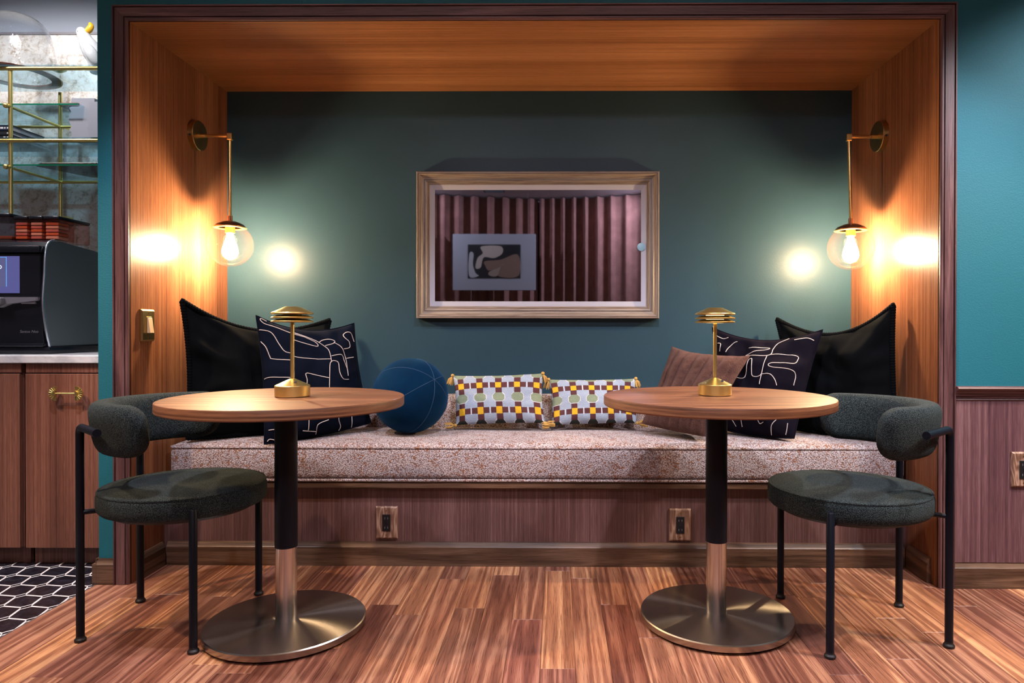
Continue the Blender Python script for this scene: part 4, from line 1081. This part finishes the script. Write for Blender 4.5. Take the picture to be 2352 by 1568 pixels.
q1 = aY(27, 520, yt0).x
put('hopper_body', box(q1-.20, q1, yt0-.012, yt0+.20, ztop+.001, zh-.004, .004), m['smoke'], t3)
put('hopper_lid', box(q1-.202, q1+.002, yt0-.014, yt0+.20, zh-.0035, zh+.010, .004, 2), m['machine_black'], t3)
put('packets', box(q1-.19, q1-.01, yt0+.01, yt0+.18, ztop+.006, ztop+.022, .004), KAPS[0], t3)

# ------------------------------------------------------------------ behind the camera: curtain and picture seen in the dark glass; then downlights, some added
def drape(label, xa, xb):
    N = int((xb-xa)/.0125); V, F = [], []
    yt = lambda x: -2.50 + .50*((x+.25)/1.7)**2
    for j in range(9):
        z = .015 + (2.685-.015)*j/8
        for i in range(N+1):
            x = xa + (xb-xa)*i/N
            ph = x/.165 + .35*math.sin(x*3.1); fr_ = ph - math.floor(ph) - .5
            amp = .11*(1 + .3*math.sin(x*5.3)) * (.85 + .15*(1-j/8))
            V.append((x, min(-1.4, yt(x)) + amp*math.exp(-(fr_/.19)**2), z))
    for j in range(8):
        for i in range(N): a = j*(N+1)+i; F.append((a, a+1, a+N+2, a+N+1))
    o = put('drape', (V, F), m['curtain'], smooth=80); tag(o, label, 'curtain', 'long drapes on the opposite side')
    md = o.modifiers.new('cloth', 'SOLIDIFY'); md.thickness = .004
drape('dusty rose floor length drape, left half as mirrored in the picture', -2.2, -.262)
drape('dusty rose floor length drape, right half as mirrored in the picture', -.238, 1.7)
ya = -2.12; xa, xb, za, zb = -1.34, -.28, 1.45, 2.17
t = thing('abstract_picture', 'framed abstract print with grey mat mirrored in the dark glass', 'picture', ((xa+xb)/2, ya, za))
put('picture_mat', box(xa, xb, ya-.03, ya, za, zb, .004), m['art_grey'], t, smooth=0)
ia, ib, ka, kb = xa+.20, xb-.20, za+.16, zb-.14
put('picture_ground', box(ia-.006, ib+.006, ya-.001, ya+.004, ka-.006, kb+.006), m['art'][2], t, smooth=0)
def blob(pts, mat, k):
    sp = smooth_path([Vector((ia + px*(ib-ia), ka + py*(kb-ka), 0)) for px, py in pts], 6, True)
    p = prism([(v.x, v.y) for v in sp], 0, .003 + .001*k); put('painted_shape', ([(v[0], ya+.004+v[2], v[1]) for v in p[0]], p[1]), mat, t, smooth=0)
blob([(.02, .05), (.02, .72), (.10, .74), (.09, .40), (.14, .15), (.20, .06)], m['art'][4], 0)
blob([(.25, .95), (.62, .96), (.66, .75), (.50, .60), (.30, .62), (.24, .32), (.14, .30), (.18, .60), (.28, .75)], m['art'][0], 1)
blob([(.32, .50), (.62, .55), (.96, .70), (.97, .06), (.58, .05), (.62, .30), (.40, .22), (.33, .36)], m['art'][1], 2)
blob([(.42, .20), (.64, .34), (.66, .42), (.56, .06), (.40, .08)], m['art'][3], 3)
for x in (xa+.1, xb-.1): put('hanging_cable', tube([(x, ya-.015, zb-.002), (x, ya-.015, CEIL-.001)], .0015, 6), m['machine_grey'], t)
vx, vy = -.80, -2.0
t = thing('ceiling_vent', 'pale blue rectangular ceiling vent mirrored in the dark glass', 'vent', (vx, vy, CEIL-.012))
put('vent_frame', box(vx-.13, vx+.13, vy-.08, vy+.08, CEIL-.012, CEIL-.001, .002), m['machine_black'], t, smooth=0)
put('vent_face', box(vx-.115, vx+.115, vy-.065, vy+.065, CEIL-.014, CEIL-.011), m['pale_blue'], t, smooth=0)

names = ['over the left chair', 'above the left table', 'between the two tables', 'above the right table', 'over the right chair', 'far behind the left table', 'far behind the right table', 'near the right wall', 'added to light the coffee nook near the wall end', 'added to light the coffee nook further left', 'facing the nook cabinets', 'added to light the left drape', 'added to light the right drape']
for (x, y, tx, ty, tz, pw, colr, cone, soft), nm in zip(SPOTS, names):
    t = thing('downlight', 'white recessed ceiling downlight ' + nm, 'lamp', (x, y, CEIL-.03), 'recessed ceiling downlights')
    put('trim_ring', mv(lathe([(.045, .0295), (.062, .0295), (.062, .024), (.050, .020), (.045, .0295)], 32, False), 0, 0, 0), m['white_paint'], t, local=True)
    put('lens', lathe([(0, .0292), (.044, .0292), (.044, .0275), (0, .0275)], 32), m['spot_glow'], t, local=True)
    ld = bpy.data.lights.new('downlight_lamp', 'SPOT'); lo = bpy.data.objects.new('downlight_lamp', ld); COL.objects.link(lo)
    ld.energy = pw; ld.color = colr; ld.spot_size = math.radians(cone); ld.spot_blend = .55; ld.shadow_soft_size = soft
    lo.parent = t; lo.location = (0, 0, -.005)
    lo.rotation_euler = (Vector((tx, ty, tz)) - Vector((x, y, CEIL))).to_track_quat('-Z', 'Y').to_euler()
